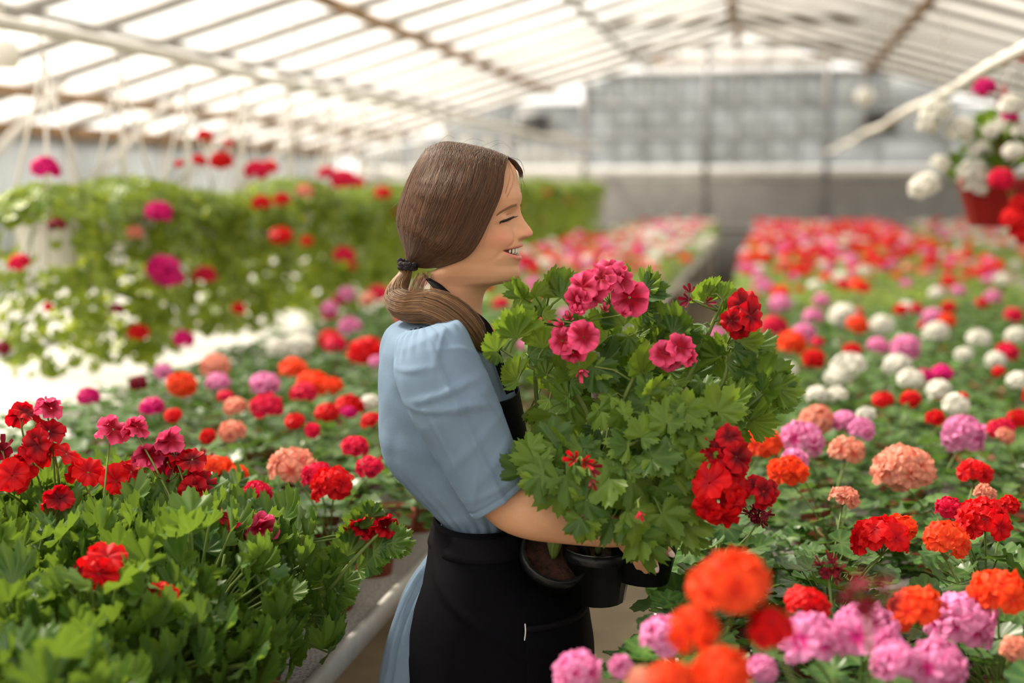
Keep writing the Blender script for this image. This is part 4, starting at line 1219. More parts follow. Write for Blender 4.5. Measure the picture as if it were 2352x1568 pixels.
def cloth_mat(name, col, dark, scale=900, rough=.85, amt=.5):
    m, nt, b, out = new_mat(name)
    N = nt.nodes; Lk = nt.links
    tc = N.new('ShaderNodeTexCoord')
    n1 = N.new('ShaderNodeTexNoise'); n1.inputs['Scale'].default_value = 14; n1.inputs['Detail'].default_value = 6
    w1 = N.new('ShaderNodeTexWave'); w1.inputs['Scale'].default_value = scale / 3; w1.bands_direction = 'X'; w1.inputs['Distortion'].default_value = 3; w1.inputs['Detail Scale'].default_value = 3
    w2 = N.new('ShaderNodeTexWave'); w2.inputs['Scale'].default_value = scale / 3; w2.bands_direction = 'Z'; w2.inputs['Distortion'].default_value = 3; w2.inputs['Detail Scale'].default_value = 3
    for q in (n1, w1, w2): Lk.new(tc.outputs['Object'], q.inputs['Vector'])
    ad = N.new('ShaderNodeMath'); ad.operation = 'ADD'; Lk.new(w1.outputs['Fac'], ad.inputs[0]); Lk.new(w2.outputs['Fac'], ad.inputs[1])
    ml = N.new('ShaderNodeMath'); ml.operation = 'MULTIPLY'; ml.inputs[1].default_value = .25; Lk.new(ad.outputs[0], ml.inputs[0])
    a2 = N.new('ShaderNodeMath'); a2.operation = 'MULTIPLY_ADD'; a2.inputs[1].default_value = amt; Lk.new(n1.outputs[0], a2.inputs[0]); Lk.new(ml.outputs[0], a2.inputs[2])
    mx = N.new('ShaderNodeMix'); mx.data_type = 'RGBA'; mx.inputs['A'].default_value = (*dark, 1); mx.inputs['B'].default_value = (*col, 1)
    Lk.new(a2.outputs[0], mx.inputs['Factor']); Lk.new(mx.outputs['Result'], b.inputs['Base Color'])
    b.inputs['Roughness'].default_value = rough; b.inputs['Specular IOR Level'].default_value = .07
    b.inputs['Sheen Weight'].default_value = 0.0
    bp = N.new('ShaderNodeBump'); bp.inputs['Strength'].default_value = .25; bp.inputs['Distance'].default_value = .0006
    Lk.new(ad.outputs[0], bp.inputs['Height']); Lk.new(bp.outputs[0], b.inputs['Normal'])
    return m
def hair_mat(name, dark, light):
    m, nt, b, out = new_mat(name)
    N = nt.nodes; Lk = nt.links
    geo = N.new('ShaderNodeNewGeometry')
    mx = N.new('ShaderNodeMix'); mx.data_type = 'RGBA'; mx.inputs['A'].default_value = (*dark, 1); mx.inputs['B'].default_value = (*light, 1)
    Lk.new(geo.outputs['Random Per Island'], mx.inputs['Factor'])
    Lk.new(mx.outputs['Result'], b.inputs['Base Color'])
    b.inputs['Roughness'].default_value = .48; b.inputs['Specular IOR Level'].default_value = .35
    b.inputs['Sheen Weight'].default_value = .1
    tl = N.new('ShaderNodeBsdfTranslucent'); tl.inputs[0].default_value = (.55, .27, .09, 1)
    ms = N.new('ShaderNodeMixShader'); ms.inputs[0].default_value = .14
    Lk.new(b.outputs[0], ms.inputs[1]); Lk.new(tl.outputs[0], ms.inputs[2]); Lk.new(ms.outputs[0], out.inputs[0])
    return m
M['skin'] = skin_mat()
M['blue'] = cloth_mat('blue_grey_linen', (.215, .305, .425), (.12, .18, .27))
M['black'] = cloth_mat('black_apron_cotton', (.0032, .0032, .0055), (.0014, .0014, .0030), 1100, .8)
M['strap'] = cloth_mat('black_woven_strap', (.008, .008, .011), (.004, .004, .006), 700, .75)
M['hair'] = hair_mat('brown_hair', (.028, .011, .007), (.175, .078, .032))
M['hair_ends'] = hair_mat('golden_brown_hair_ends', (.10, .045, .020), (.42, .23, .10))
M['hair_base'] = hair_mat('brown_hair_base', (.032, .013, .008), (.032, .013, .008))
M['lash'] = plain('black_lash', (.012, .008, .008), .5)
M['brow'] = plain('brown_brow', (.22, .11, .06), .7)
M['teeth'] = plain('ivory_teeth', (.80, .72, .60), .25, noise_amt=.03)
M['nail'] = plain('pale_pink_nail', (.80, .66, .64), .2, noise_amt=.03)
M['tie'] = plain('dark_hair_tie', (.022, .016, .020), .85, nscale=200, noise_amt=.5, bump=.5)
M['shoe'] = plain('white_canvas_shoe', (.6, .58, .55), .7)

feet = wt(1120, 800, 0); feet.z = 0
person = tag(empty('person', feet), 'smiling person in blue linen blouse and black apron hugging potted geraniums', 'person')
def wl(px, py, t=0.0): return wt(px, py, t) - feet
S = 1400.0
PSI = math.radians(12); CP, SP = math.cos(PSI), math.sin(PSI)
XC = 1060.0
def hw(x, y, t):
    xr = XC + (x - XC) * CP - t * SP
    tr = t * CP + (x - XC) * SP
    return wl(xr, y, 0) + TOW * (tr / S)
_xf = np.array([(340,1085),(344,1110),(352,1138),(366,1167),(385,1182),(397,1187),(412,1189.5),(426,1191.5),(444,1196.5),(455,1197.5),(464,1195),(475,1191),(490,1187.5),(505,1186),(520,1187),(535,1190),(547,1196),(557,1199),(565,1197.5),(572,1195),(582,1194.5),(590,1195),(600,1192.5),(607,1190),(613,1191.5),(621,1194),(630,1193.5),(637,1190.5),(643,1184),(647.5,1170),(650.5,1150),(653.5,1133),(658,1121),(666,1115),(681,1109.5),(711,1106),(740,1108),(770,1113),(800,1116)], float)
_xb = np.array([(340,1060),(344,1040),(352,1015),(366,990),(400,962),(450,948),(500,950),(540,962),(572,985),(600,1012),(613,1012),(624,990),(640,988),(700,986),(740,965),(800,940)], float)
_w = np.array([(340,4),(346,14),(352,22),(366,40),(382,56),(400,72),(425,90),(455,102),(500,103),(540,98),(580,91),(610,83),(630,74),(645,64),(655,59),(700,57),(720,60),(740,72),(770,100),(800,120)], float)
def tab(T, y, sm=0.0):
    return float(np.interp(y, T[:, 0], T[:, 1]))
def nose_add(y):
    return float(np.interp(y, [458,470,482,490,500,511,523,532,539,544,548,551], [0,1,6.5,10.5,16,23,31.5,35.5,32,21,7,0]))
def g2(a, b, sa, sb): return math.exp(-(a/sa)**2 - (b/sb)**2)
MW = 47.0
def yu(t): return 566.5 + (t/MW)**2 * 5.0
def yl(t): return 585.5 - (t/MW)**2 * 12
def sstep(a, b, x):
    q = max(0., min(1., (x - a) / (b - a))); return q*q*(3-2*q)
def face(th, y):
    "local x and t of the head surface; th = 0 straight ahead"
    xf = XC + (tab(_xf, y) - XC) / (CP if y < 655 else 1.0)
    xb = tab(_xb, y); w = tab(_w, y)
    xc = XC if y < 640 else XC + (min(1, (y - 640) / 40)) * ((xf + xb) / 2 - XC)
    c, s = math.cos(th), math.sin(th)
    t = w * s * (1 - .15 * (1 - sstep(.05, .55, c)) * (1 - sstep(560, 590, y)))
    if c >= 0:
        p = float(np.interp(y, [430, 480, 540, 565, 600, 635, 660], [1.0, 1.08, 1.35, 1.55, 1.5, 1.25, 1.0]))
        x = xc + (xf - xc) * c ** p
    else:
        x = xc - (xc - xb) * abs(c) ** .9
    lip = mouth = blush = 0.0
    if c > 0 and 440 < y < 650:
        a = abs(t); d = 0.0
        sg = float(np.interp(y, [460, 482, 500, 520, 532, 542, 550], [9, 8, 9.5, 12, 14, 15, 15]))
        d += nose_add(y) * math.exp(-(a / sg) ** 2.2)
        d += 9.0 * g2(a - 17.5, y - 537, 6.5, 8.5)                     # wing of the nose
        d -= 5.0 * g2(a - 11, y - 547, 4.0, 2.6)                      # nostril
        d -= 3.0 * g2(a - 27, y - 541, 4.0, 9)                        # crease behind the wing
        d -= 8.5 * g2(a - 30, y - 489, 17, 13)                        # eye socket
        d += 5.5 * g2(a - 43, y - 500, 15, 8.0)                       # closed eye under its lids
        d -= 1.8 * g2(a - 43, y - 507, 17, 1.8)
        d -= 1.5 * g2(a - 43, y - 490, 16, 1.8)
        d += 3.0 * g2(a - 36, y - 472, 24, 7)                         # brow
        d += 6.5 * g2(a - 50, y - 541, 21, 21)                        # raised cheek
        f = (y - 540) / 48.0                                          # fold from nose to the corner of the mouth
        if 0 < f < 1.25: d -= 3.4 * math.exp(-((a - (25 + 30 * f)) / 4.0) ** 2) * math.sin(min(1, f / 1.25) * math.pi) ** .6
        if a < MW + 3:
            k = max(0, 1 - (a / (MW + .5)) ** 2)
            u0, l0 = yu(a), yl(a)
            d += 2.6 * k ** .5 * math.exp(-((y - (u0 - 4)) / 4.0) ** 2)
            d += 3.4 * k ** .5 * math.exp(-((y - (l0 + 6)) / 5.5) ** 2)
            o = sstep(u0 - 1.0, u0 + 1.5, y) * (1 - sstep(l0 - 1.5, l0 + 1.0, y))
            d -= 7.0 * o * min(1, k * 2.5)
            mouth = o * min(1, k * 6)
            lip = max(sstep(u0 - 8.5 * (.35 + .65*k), u0 - 6.0 * (.35 + .65*k), y) * (1 - sstep(u0, u0 + 2, y)), sstep(l0 - 2, l0, y) * (1 - sstep(l0 + 11 * (.3+.7*k), l0 + 14.5 * (.3+.7*k), y))) * min(1, k * 5) * .85
        d -= 2.2 * g2(a - MW - 6, y - 576, 4, 9)                          # dimple at the corner
        x += d
        blush = .55 * g2(a - 55, y - 545, 24, 22) + .5 * g2(a, y - 534, 16, 9) + .2 * g2(a, y - 630, 20, 14)
    return x, t, lip, mouth, min(1, blush)
ysamp = list(np.arange(348, 560, 2.0)) + list(np.arange(560, 656, 1.2)) + list(np.arange(656, 801, 4.5))
NT = 190
ths = []
for k in range(NT):
    ph = -math.pi + 2 * math.pi * k / NT
    ths.append(ph - .62 * math.sin(ph))
HV = []; HA = {'lip': [], 'mouth': [], 'blush': []}
for y in ysamp:
    for th in ths:
        x, t, a, b_, c_ = face(th, y)
        HV.append(hw(x, y, t)); HA['lip'].append(a); HA['mouth'].append(b_); HA['blush'].append(c_)
HF = []
for i in range(len(ysamp) - 1):
    for k in range(NT):
        k2 = (k + 1) % NT
        HF.append((i*NT+k, (i+1)*NT+k, (i+1)*NT+k2, i*NT+k2))
HF.append(tuple(range(NT)))
# light smoothing of the head grid along the rows
G = np.array(HV, dtype=np.float64).reshape(len(ysamp), NT, 3)
for _ in range(2):
    G[1:-1] = G[1:-1] * .5 + (G[2:] + G[:-2]) * .25
    G = G * .6 + (np.roll(G, 1, 1) + np.roll(G, -1, 1)) * .2
lo = [i for i, y in enumerate(ysamp) if y > 597][0]
for _ in range(5):
    G[lo:-1] = G[lo:-1] * .5 + (G[lo+1:] + G[lo-1:-2]) * .25
HV = G.reshape(-1, 3)

def on_face(px, py, off=0.0):
    "local head coordinates of the near surface seen at a pixel"
    best = None
    for k in range(400):
        th = k / 400 * 1.6
        x, t, *_ = face(th, py)
        xr = XC + (x - XC) * CP - t * SP
        e = abs(xr - px)
        if best is None or e < best[0]: best = (e, x, t, th)
    _, x, t, th = best
    n = Vector((math.cos(th), 0, math.sin(th)))
    return Vector((x + n.x * off, py, t + n.z * off))
def hv(q): return hw(q.x, q.y, q.z)

# body below the collar, arms, hands, legs: grown together with a voxel remesh
def oval_rings(rings, n=24):
    "rings: centre, axis a, axis b"
    V = []; F = []
    for c, a, b in rings:
        for k in range(n):
            g = 2 * math.pi * k / n
            V.append(c + a * math.cos(g) + b * math.sin(g))
    for i in range(len(rings) - 1):
        for k in range(n):
            k2 = (k + 1) % n
            F.append((i*n+k, (i+1)*n+k, (i+1)*n+k2, i*n+k2))
    F.append(tuple(range(n))); F.append(tuple((len(rings)-1)*n + k for k in range(n - 1, -1, -1)))
    return V, F
TORSO = [(733,938,1092,.075),(742,908,1104,.108),(752,894,1112,.135),(770,887,1124,.158),(800,880,1140,.170),(850,876,1160,.166),(900,873,1180,.160),(950,872,1194,.155),(1000,875,1202,.150),(1040,884,1206,.146),(1075,903,1206,.142),(1105,932,1204,.138),(1130,958,1200,.134),(1150,982,1196,.130),(1166,1003,1193,.127),(1184,1019,1191,.124),(1215,1016,1192,.126)]
bm = MB()
rings = []
for y, xb, xf, w in TORSO:
    c = wl((xb + xf) / 2, y, 0); rings.append((c, RIGHT * ((xf - xb) / 2 / S - .014), TOW * (w - .016)))
for y, xb, xf, w in ((1300,985,1200,.14),(1400,960,1215,.155),(1500,945,1220,.16)):
    rings.append((wl((xb + xf) / 2, y, 0), RIGHT * ((xf - xb) / 2 / S - .02), TOW * (w - .02)))
bm.add(*oval_rings([(c, a, b) for c, a, b in rings]))
for s in (1, -1):                                                       # legs and feet
    hip = wl(1085, 1500, .075 * s)
    leg = [hip, Vector((hip.x, hip.y, .62)), Vector((hip.x, hip.y, .46)), Vector((hip.x, hip.y, .30)), Vector((hip.x, hip.y, .09)), Vector((hip.x, hip.y, .03))]
    bm.tube(leg, [.082, .062, .052, .052, .036, .036], 16)
    an = Vector((hip.x, hip.y, .04))
    bm.tube([an - RIGHT * .05, an + RIGHT * .05, an + RIGHT * .14 - UP * .01, an + RIGHT * .17 - UP * .012], [.032, .036, .030, .018], 12)
ARM = [((985,800,.150),66),((1030,900,.175),66),((1080,1010,.190),64),((1125,1090,.200),62),((1158,1138,.205),60),((1186,1163,.208),59),((1222,1172,.208),62),((1270,1183,.205),59),((1340,1203,.198),47),((1400,1218,.190),37),((1430,1224,.186),31),((1455,1232,.182),31),((1480,1242,.178),30)]
pts = smooth_line([wl(*p) for p, r in ARM], 48); rad = smooth_vals([r / S for p, r in ARM], 48)
bm.tube(pts, rad, 22)
palm = wl(1468, 1240, .178)
bm.ball(palm, .036, .018, .030, 14, 9)
FING = [[(1470,1236,.184),(1500,1244,.176),(1522,1254,.166),(1541,1272,.156)], [(1474,1250,.188),(1490,1266,.180),(1499,1285,.172),(1507,1309,.166)],
        [(1462,1254,.190),(1474,1274,.184),(1480,1292,.176),(1484,1310,.168)], [(1450,1254,.190),(1458,1272,.186),(1463,1288,.180),(1466,1300,.172)]]
for f in FING:
    bm.tube(smooth_line([wl(*p) for p in f], 12), [.0095 - .0028 * k / 11 for k in range(12)], 10)
    bm.ball(wl(*f[-1]), .0068, .0068, .0068, 10, 6)
bm.tube(smooth_line([wl(1450,1232,.176), wl(1470,1222,.150), wl(1500,1222,.130)], 10), [.011 - .003 * k / 9 for k in range(10)], 10)   # thumb behind the rim
LARM = [((985,800,-.150),64),((1040,960,-.185),60),((1110,1130,-.195),55),((1160,1180,-.185),52),((1260,1215,-.13),46),((1350,1245,-.07),34),((1385,1255,-.05),30)]
pts = smooth_line([wl(*p) for p, r in LARM], 36); bm.tube(pts, smooth_vals([r / S for p, r in LARM], 36), 18)
bm.ball(wl(1400, 1262, -.045), .035, .02, .028, 12, 8)
for k in range(4):
    bm.tube(smooth_line([wl(1410, 1245 + 12*k, -.045), wl(1440, 1250 + 13*k, -.02), wl(1455, 1256 + 13*k, .01)], 9), [.0092 - .0025 * i / 8 for i in range(9)], 9)
bm.tube(smooth_line([wl(1385,1240,-.05), wl(1405,1222,-.03), wl(1425,1216,-.01)], 9), [.010 - .0028 * i / 8 for i in range(9)], 9)
tmp = bpy.data.objects.new('tmp', bm.mesh('tmp')); COL.objects.link(tmp)
md = tmp.modifiers.new('r', 'REMESH'); md.mode = 'VOXEL'; md.voxel_size = .0034
ms = tmp.modifiers.new('s', 'SMOOTH'); ms.iterations = 6; ms.factor = .5
dg = bpy.context.evaluated_depsgraph_get()
ev = tmp.evaluated_get(dg); em = ev.to_mesh()
n = len(em.vertices); co = np.zeros(n * 3, dtype=np.float32); em.vertices.foreach_get('co', co); co = co.reshape(-1, 3)
bf = [tuple(p.vertices) for p in em.polygons]
ev.to_mesh_clear(); bpy.data.objects.remove(tmp)
nh = len(HV)
V = np.concatenate([HV.astype(np.float32), co]); F = HF + [tuple(i + nh for i in f) for f in bf]
at = {k: np.concatenate([np.array(v, dtype=np.float32), np.zeros(n, dtype=np.float32)]) for k, v in HA.items()}
link('body', mesh_np('body', V, F, at), person, M['skin'])
for (px, py, t), d, nn in (((1507, 1304, .176), (.25, -1, 0), (.25, .25, 1)), ((1542, 1271, .164), (.7, -.7, 0), (.6, .3, .8))):
    m = MB()
    y = (RIGHT * d[0] + UP * d[1]).normalized(); z = (RIGHT * nn[0] + UP * nn[1] + TOW * nn[2]); z = (z - y * z.dot(y)).normalized(); x = y.cross(z)
    m.ball(wl(px, py, t), .0052, .0078, .0022, 12, 8, Matrix((x, y, z)).transposed()); m.obj('fingernail', M['nail'], person, True)

# teeth
tm = MB()
for sgn in (1, -1):
    for k, (t0, wd, ht) in enumerate(((5.2, 9.6, 15.5), (14.2, 8.6, 13.5), (22.4, 8.2, 13.5), (30, 7.4, 11), (36, 5.6, 8))):
        yc = yu(t0) + ht / 2 - 1.0
        # find the angle whose lateral offset is t0
        th = math.asin(t0 / tab(_w, yc)); x, t, *_ = face(th, yc - 2)
        x0, t_0, *_ = face(th - .03, yc - 2); x1, t_1, *_ = face(th + .03, yc - 2)
        tang = Vector((-(t0 / 41) * .95 - .02, 0, 1)).normalized(); nrm = Vector((tang.z, 0, -tang.x))
        xf0 = 1194.5 - XC; xx = XC + xf0 / CP - 29 * (t0 / 41) ** 2 - .5
        V = []; F = []
        nu, nv = 7, 7
        for j in range(nv):
            for i in range(nu):
                a = (i / (nu-1) - .5) * 2; b = (j / (nv-1) - .5) * 2
                r = max(0, 1 - abs(a) ** 4) ** .5 * max(0, 1 - abs(b) ** 5) ** .5
                wdt = wd / 2 * (1 - .10 * max(0, b) ** 2 - .06 * (1 - b))
                q = Vector((xx, yc + b * ht / 2, t0)) + tang * (a * wdt * 1.02) + nrm * (r * 2.4 - 2.4)
                q.z *= sgn
                V.append(hw(q.x, q.y, q.z))
        for j in range(nv-1):
            for i in range(nu-1): F.append((j*nu+i, j*nu+i+1, (j+1)*nu+i+1, (j+1)*nu+i))
        tm.add(V, F)
        if k < 4:
            V2 = []
            for j in range(nv):
                for i in range(nu):
                    a = (i / (nu-1) - .5) * 2; b = (j / (nv-1) - .5) * 2
                    r = max(0, 1 - abs(a) ** 4) ** .5 * max(0, 1 - abs(b) ** 5) ** .5
                    q = Vector((xx - 4.5, yc + ht / 2 + 2.5 + b * 4.5, t0 * .92)) + tang * (a * wd * .42) + nrm * (r * 2 - 2)
                    q.z *= sgn
                    V2.append(hw(q.x, q.y, q.z))
            tm.add(V2, F)
tm.obj('teeth', M['teeth'], person, True)

# eyebrows and lashes
def strip(line, widths, off, name, mat, mirror=False):
    V = []; F = []
    for i, q in enumerate(line):
        d = (line[min(i+1, len(line)-1)] - line[max(i-1, 0)]).normalized()
        n = Vector((.75, 0, .66))
        sd = d.cross(n).normalized()
        for f, h in ((-1, 0), (-.4, .9), (.4, .9), (1, 0)):
            p = q + sd * (widths[i] * f / 2) + n * (off + h)
            if mirror: p.z = -p.z
            V.append(hv(p))
    for i in range(len(line) - 1):
        for j in range(3): F.append((i*4+j, i*4+j+1, (i+1)*4+j+1, (i+1)*4+j))
    return link(name, mesh_np(name, V, F), person, mat)
brow = smooth_line([on_face(x, y) for x, y in ((1141,493),(1152,484),(1164,477),(1176,471.5),(1186,469))], 18)
bw = [1.6 + 5.6 * math.sin(min(1, .1 + i / 17 * .95) * math.pi * .62) for i in range(18)]
lash = smooth_line([on_face(x, y) for x, y in ((1148,507.5),(1155,505.5),(1163,503.5),(1171,500),(1180,496.5))], 16)
lw = [1.0 + 4.6 * math.sin((.12 + .75 * i / 15) * math.pi) for i in range(16)]
for mir in (False, True):
    strip(brow, bw, .3, 'eyebrow', M['brow'], mir)
    e = strip(lash, lw, .8, 'eyelashes', M['lash'], mir)
    m = MB(); r_ = random.Random(5)
    for k in range(34):
        q = lash[min(15, int(k / 34 * 16))].copy()
        n = Vector((.8, 0, .6))
        tip = q + n * (7.5 + 4.5 * k / 34) + Vector((3.5 - (34 - k) * .22, 4.5 - 7 * (k / 34), 0)) + Vector((r_.uniform(-.8, .8), r_.uniform(-.8, .8), 0))
        mid = q.lerp(tip, .5) + Vector((0, 1.4, 0))
        P3 = [q + n * .5, mid, tip]
        if mir: P3 = [Vector((p.x, p.y, -p.z)) for p in P3]
        m.tube([hv(p) for p in P3], [.00038, .0003, .00012], 4, False)
    link('lash_hairs', m.mesh('lash_hairs', True), e, M['lash'])
m = MB(); 
for pl in (((1137,507),(1146,508),(1152,506.5)), ((1136,512),(1146,511.5),(1153,509)), ((1152,497),(1163,492),(1175,488.5))):
    L_ = smooth_line([on_face(x, y, .2) for x, y in pl], 8); m.tube([hv(q) for q in L_], [.0001, .00025, .0003, .0003, .0003, .0003, .00025, .0001], 4, False)
m.obj('eyelid_crease', plain('eyelid_crease', (.36, .16, .10), .6), person, True)

# hair: a shell over the skull and many single strands that sweep from the parting to the tie
def poly_len(pts, n):
    P = smooth_line([(x, y, 0) for x, y in pts], 120)
    d = [0]
    for a, b in zip(P, P[1:]): d.append(d[-1] + (b - a).length)
    out = []
    for i in range(n):
        q = d[-1] * i / (n - 1)
        out.append((float(np.interp(q, d, [p.x for p in P])), float(np.interp(q, d, [p.y for p in P]))))
    return np.array(out)
NTAU = 64
FR = poly_len([(1163,366),(1156,400),(1150,447),(1126,505),(1096,564),(1062,594),(990,615),(942,613)], NTAU)
BK = poly_len([(977,341),(946,390),(919,452),(908,505),(917,545),(927,575),(932,602)], NTAU)
TOP = poly_len([(1168,360),(1124,342),(1065,329),(1018,325),(977,341)], 41)
def head_t(px, y):
    xf = XC + (tab(_xf, y) - XC) / CP; xb = tab(_xb, y); w = tab(_w, y)
    if y < 340.5: return 0.0
    q = (px - XC) / (xf - XC) if px > XC else (XC - px) / (XC - xb)
    if q >= 1: return 0.0
    return w * math.sqrt(max(0, 1 - q * q))
def hair_pt(u, tau, off=0.0):
    "local head coordinates on the hair surface"
    f = tau * (NTAU - 1); i = min(int(f), NTAU - 2); f -= i
    a = FR[i] * (1 - f) + FR[i+1] * f; b = BK[i] * (1 - f) + BK[i+1] * f
    k = u * 40; j = min(int(k), 39); k -= j
    tp = TOP[j] * (1 - k) + TOP[j+1] * k
    p = a * (1 - u) + b * u
    p = p + (tp - (FR[0] * (1 - u) + BK[0] * u)) * (1 - tau) ** 2.2
    g = (1 - (1 - min(1, tau / .62)) ** 2) ** .46
    e = 1 - .88 * sstep(.62, 1.0, tau)
    dm = 111 * (.86 + .14 * min(1, u / .3)) * max(0, 1 - u ** 2.3) ** .5 * g * e
    ht = head_t(p[0], p[1])
    for _ in range(3): ht = max(head_t(XC + (p[0] - XC + (ht + 3) * SP) / CP + dx, p[1] + 2) for dx in (-5, 0, 8))
    ht = ht * min(1, .6 + tau * 5)
    ht = (ht + 4.0 * g) * (1 - .82 * sstep(.90, 1, tau))
    t = max(dm, ht if u < .97 else 0)
    t = t if u < .97 else dm
    cx, cy = 1040, 480
    t += off
    x = XC + (p[0] - XC + t * SP) / CP
    return Vector((x + off * .25 * (-1 if u > .5 else 0), p[1] - off * .4 * (1 - tau), t))
NU, NV = 36, 60
for s in (1, -1):
    V = []; F = []
    for i in range(NV):
        for j in range(NU):
            q = hair_pt(j / (NU - 1), i / (NV - 1))
            rip = .45 * math.sin(j * 2.3 + i * .05) + .3 * noise.noise(Vector((j * .8, i * .06, 3)))
            V.append(hw(q.x, q.y, s * (q.z + rip * (0 if j == NU - 1 else 1))))
    for i in range(NV - 1):
        for j in range(NU - 1):
            a = i * NU + j
            F.append((a, a + 1, a + NU + 1, a + NU) if s > 0 else (a, a + NU, a + NU + 1, a + 1))
    hs = link('hair', mesh_np('hair', V, F), person, M['hair_base'])
    md = hs.modifiers.new('thick', 'SOLIDIFY'); md.thickness = .003; md.offset = -1

class Strands:
    def __init__(s): s.V = []; s.F = []; s.k = 0
    def add(s, P, r):
        n = len(P)
        for i, p in enumerate(P):
            d = (P[min(i+1, n-1)] - P[max(i-1, 0)])
            a = d.cross(TOW)
            a = a.normalized() if a.length > 1e-9 else UP.copy()
            b = d.cross(a); b = b.normalized() if b.length > 1e-9 else RIGHT.copy()
            rr_ = r * (1 if i < n - 2 else .55)
            s.V += [p + a * rr_, p - a * rr_ * .5 + b * rr_ * .87, p - a * rr_ * .5 - b * rr_ * .87]
        for i in range(n - 1):
            q = s.k + i * 3
            for j in range(3):
                j2 = (j + 1) % 3
                s.F.append((q + j, q + j2, q + 3 + j2, q + 3 + j))
        s.k += 3 * n
st = Strands(); r_ = random.Random(12)
for k in range(5200):
    u = r_.random() ** .9
    side = 1 if k < 4300 else -1
    t0 = r_.uniform(0, .05) if r_.random() < .85 else r_.uniform(.05, .5)
    t1 = r_.uniform(.97, 1.0) if r_.random() < .9 else r_.uniform(.6, .97)
    du = r_.gauss(0, .016); off = r_.uniform(.3, 2.6); ph = r_.uniform(0, 6.28); cl = noise.noise(Vector((u * 22, 0, 0))) * 1.6
    P = []
    for i in range(15):
        tau = t0 + (t1 - t0) * i / 14
        uu = min(.995, max(0.0, u + du * math.sin(tau * 3.1) + .004 * math.sin(tau * 9 + ph)))
        q = hair_pt(uu, tau, off + cl * math.sin(tau * 3.1))
        P.append(hw(q.x, q.y, side * q.z))
    st.add(P, r_.uniform(.00022, .00042))
for k in range(130):                                                    # loose flyaways
    u = r_.random(); t0 = r_.uniform(0, .6); ln = r_.uniform(.10, .3); amp = r_.uniform(4, 16); a = r_.uniform(-1, 1)
    P = []
    for i in range(9):
        f = i / 8
        q = hair_pt(min(.99, u), min(1, t0 + ln * f), 2)
        c0 = Vector((1045, 480, 0)); d = (q - c0).normalized()
        q = q + d * amp * f * f + Vector((a * 9 * f * f, -abs(a) * 6 * f, 0))
        P.append(hw(q.x, q.y, q.z))
    st.add(P, .00013)
for pl in (((1163,366),(1172,400),(1160,450),(1146,497)), ((1166,366),(1180,410),(1165,450),(1152,480)), ((1168,362),(1186,372),(1197,395),(1196,412)), ((1168,362),(1190,380),(1201,410),(1207,430)), ((1120,342),(1150,330),(1175,340)), ((1100,338),(1140,322),(1165,332)), ((1170,362),(1195,370),(1206,400)),((1168,364),(1184,378),(1192,400),(1194,416)),((1168,366),(1188,384),(1198,420),(1196,445)),((1010,326),(1030,312),(1046,318)),((1060,330),(1085,316),(1110,324))):
    for k in range(3 if pl[0][1] > 350 else 1):
        P = [wl(x + r_.uniform(-2, 2), y + r_.uniform(-2, 2), (.055 if i > 0 and pl[-1][0] < 1160 else .02)) for i, (x, y) in enumerate(pl)]
        st.add(smooth_line(P, 14), .00016)
# soft wisps of the far side over the forehead
for k in range(170):
    f = r_.random()
    e_ = r_.random()
    P = [hw(1166 - 22*f, 360 - 7*f, -2 + 6*e_), hw(1184 - 18*f, 368 + 5*e_, -10 - 6*f), hw(1196 - 12*f, 386 + 6*e_, -24 - 8*f), hw(1197 - 12*f, 402 + r_.uniform(-8, 8), -38 - 12*f)]
    st.add(smooth_line(P, 10), .0002)
hs = link('hair_strands', mesh_np('hair_strands', st.V, st.F), person, M['hair']); tag(hs, kind='stuff')

PT = smooth_line([wl(936,604,.0), wl(930,632,.004), wl(915,662,.02), wl(914,692,.045), wl(945,706,.075), wl(995,704,.105), wl(1045,728,.120), wl(1085,768,.125), wl(1112,806,.120)], 40)
PR = smooth_vals([v / S for v in (13, 15, 22, 28, 29, 31, 30, 25, 7)], 40)
m = MB(); m.tube(PT, [r * .86 for r in PR], 16); pony = m.obj('ponytail', M['hair_base'], person, True)
st = Strands()
fr = []
a = (PT[1] - PT[0]).cross(TOW).normalized()
for i in range(40):
    d = (PT[min(i+1, 39)] - PT[max(i-1, 0)]).normalized(); a = (a - d * a.dot(d)).normalized(); fr.append((a.copy(), d.cross(a)))
for k in range(2300):
    g = r_.uniform(0, 6.283); q = r_.uniform(.8, 1.04) if r_.random() < .93 else r_.uniform(1.04, 1.5); tw = r_.uniform(-.5, .5)
    i0 = 0 if r_.random() < .9 else r_.randint(0, 8); i1 = r_.randint(34, 39) if r_.random() < .8 else r_.randint(22, 36)
    P = []
    for i in range(i0, i1 + 1, 2):
        f = i / 39; gg = g + tw * f
        qq = q if q <= 1.04 else .95 + (q - .95) * f
        P.append(PT[i] + (fr[i][0] * math.cos(gg) + fr[i][1] * math.sin(gg)) * PR[i] * qq)
    if len(P) > 3: st.add(P, r_.uniform(.00024, .00045))
for k in range(90):                                                     # short loose ends at the nape
    x = r_.uniform(955, 990); P = [wl(x, 628 + r_.uniform(-8, 8), .03), wl(x - 12, 655, .035), wl(x - 30 + r_.uniform(-12, 12), 690 + r_.uniform(-10, 14), .045)]
    st.add(smooth_line(P, 8), .00022)
o2 = link('ponytail_strands', mesh_np('ponytail_strands', st.V, st.F), pony, M['hair_ends']); tag(o2, kind='stuff')
m = MB()                                                                # scrunched tie, two turns
c = wl(936, 609, .002); ax = (wl(930, 640, 0) - wl(938, 590, 0)).normalized(); e1 = ax.cross(TOW).normalized(); e2 = ax.cross(e1)
pts = [c + (e1 * math.cos(q) + e2 * math.sin(q)) * (.0125 + .0012 * math.sin(q * 7)) + ax * (q / 12.6 - .5) * .010 for q in np.linspace(0, 12.6, 70)]
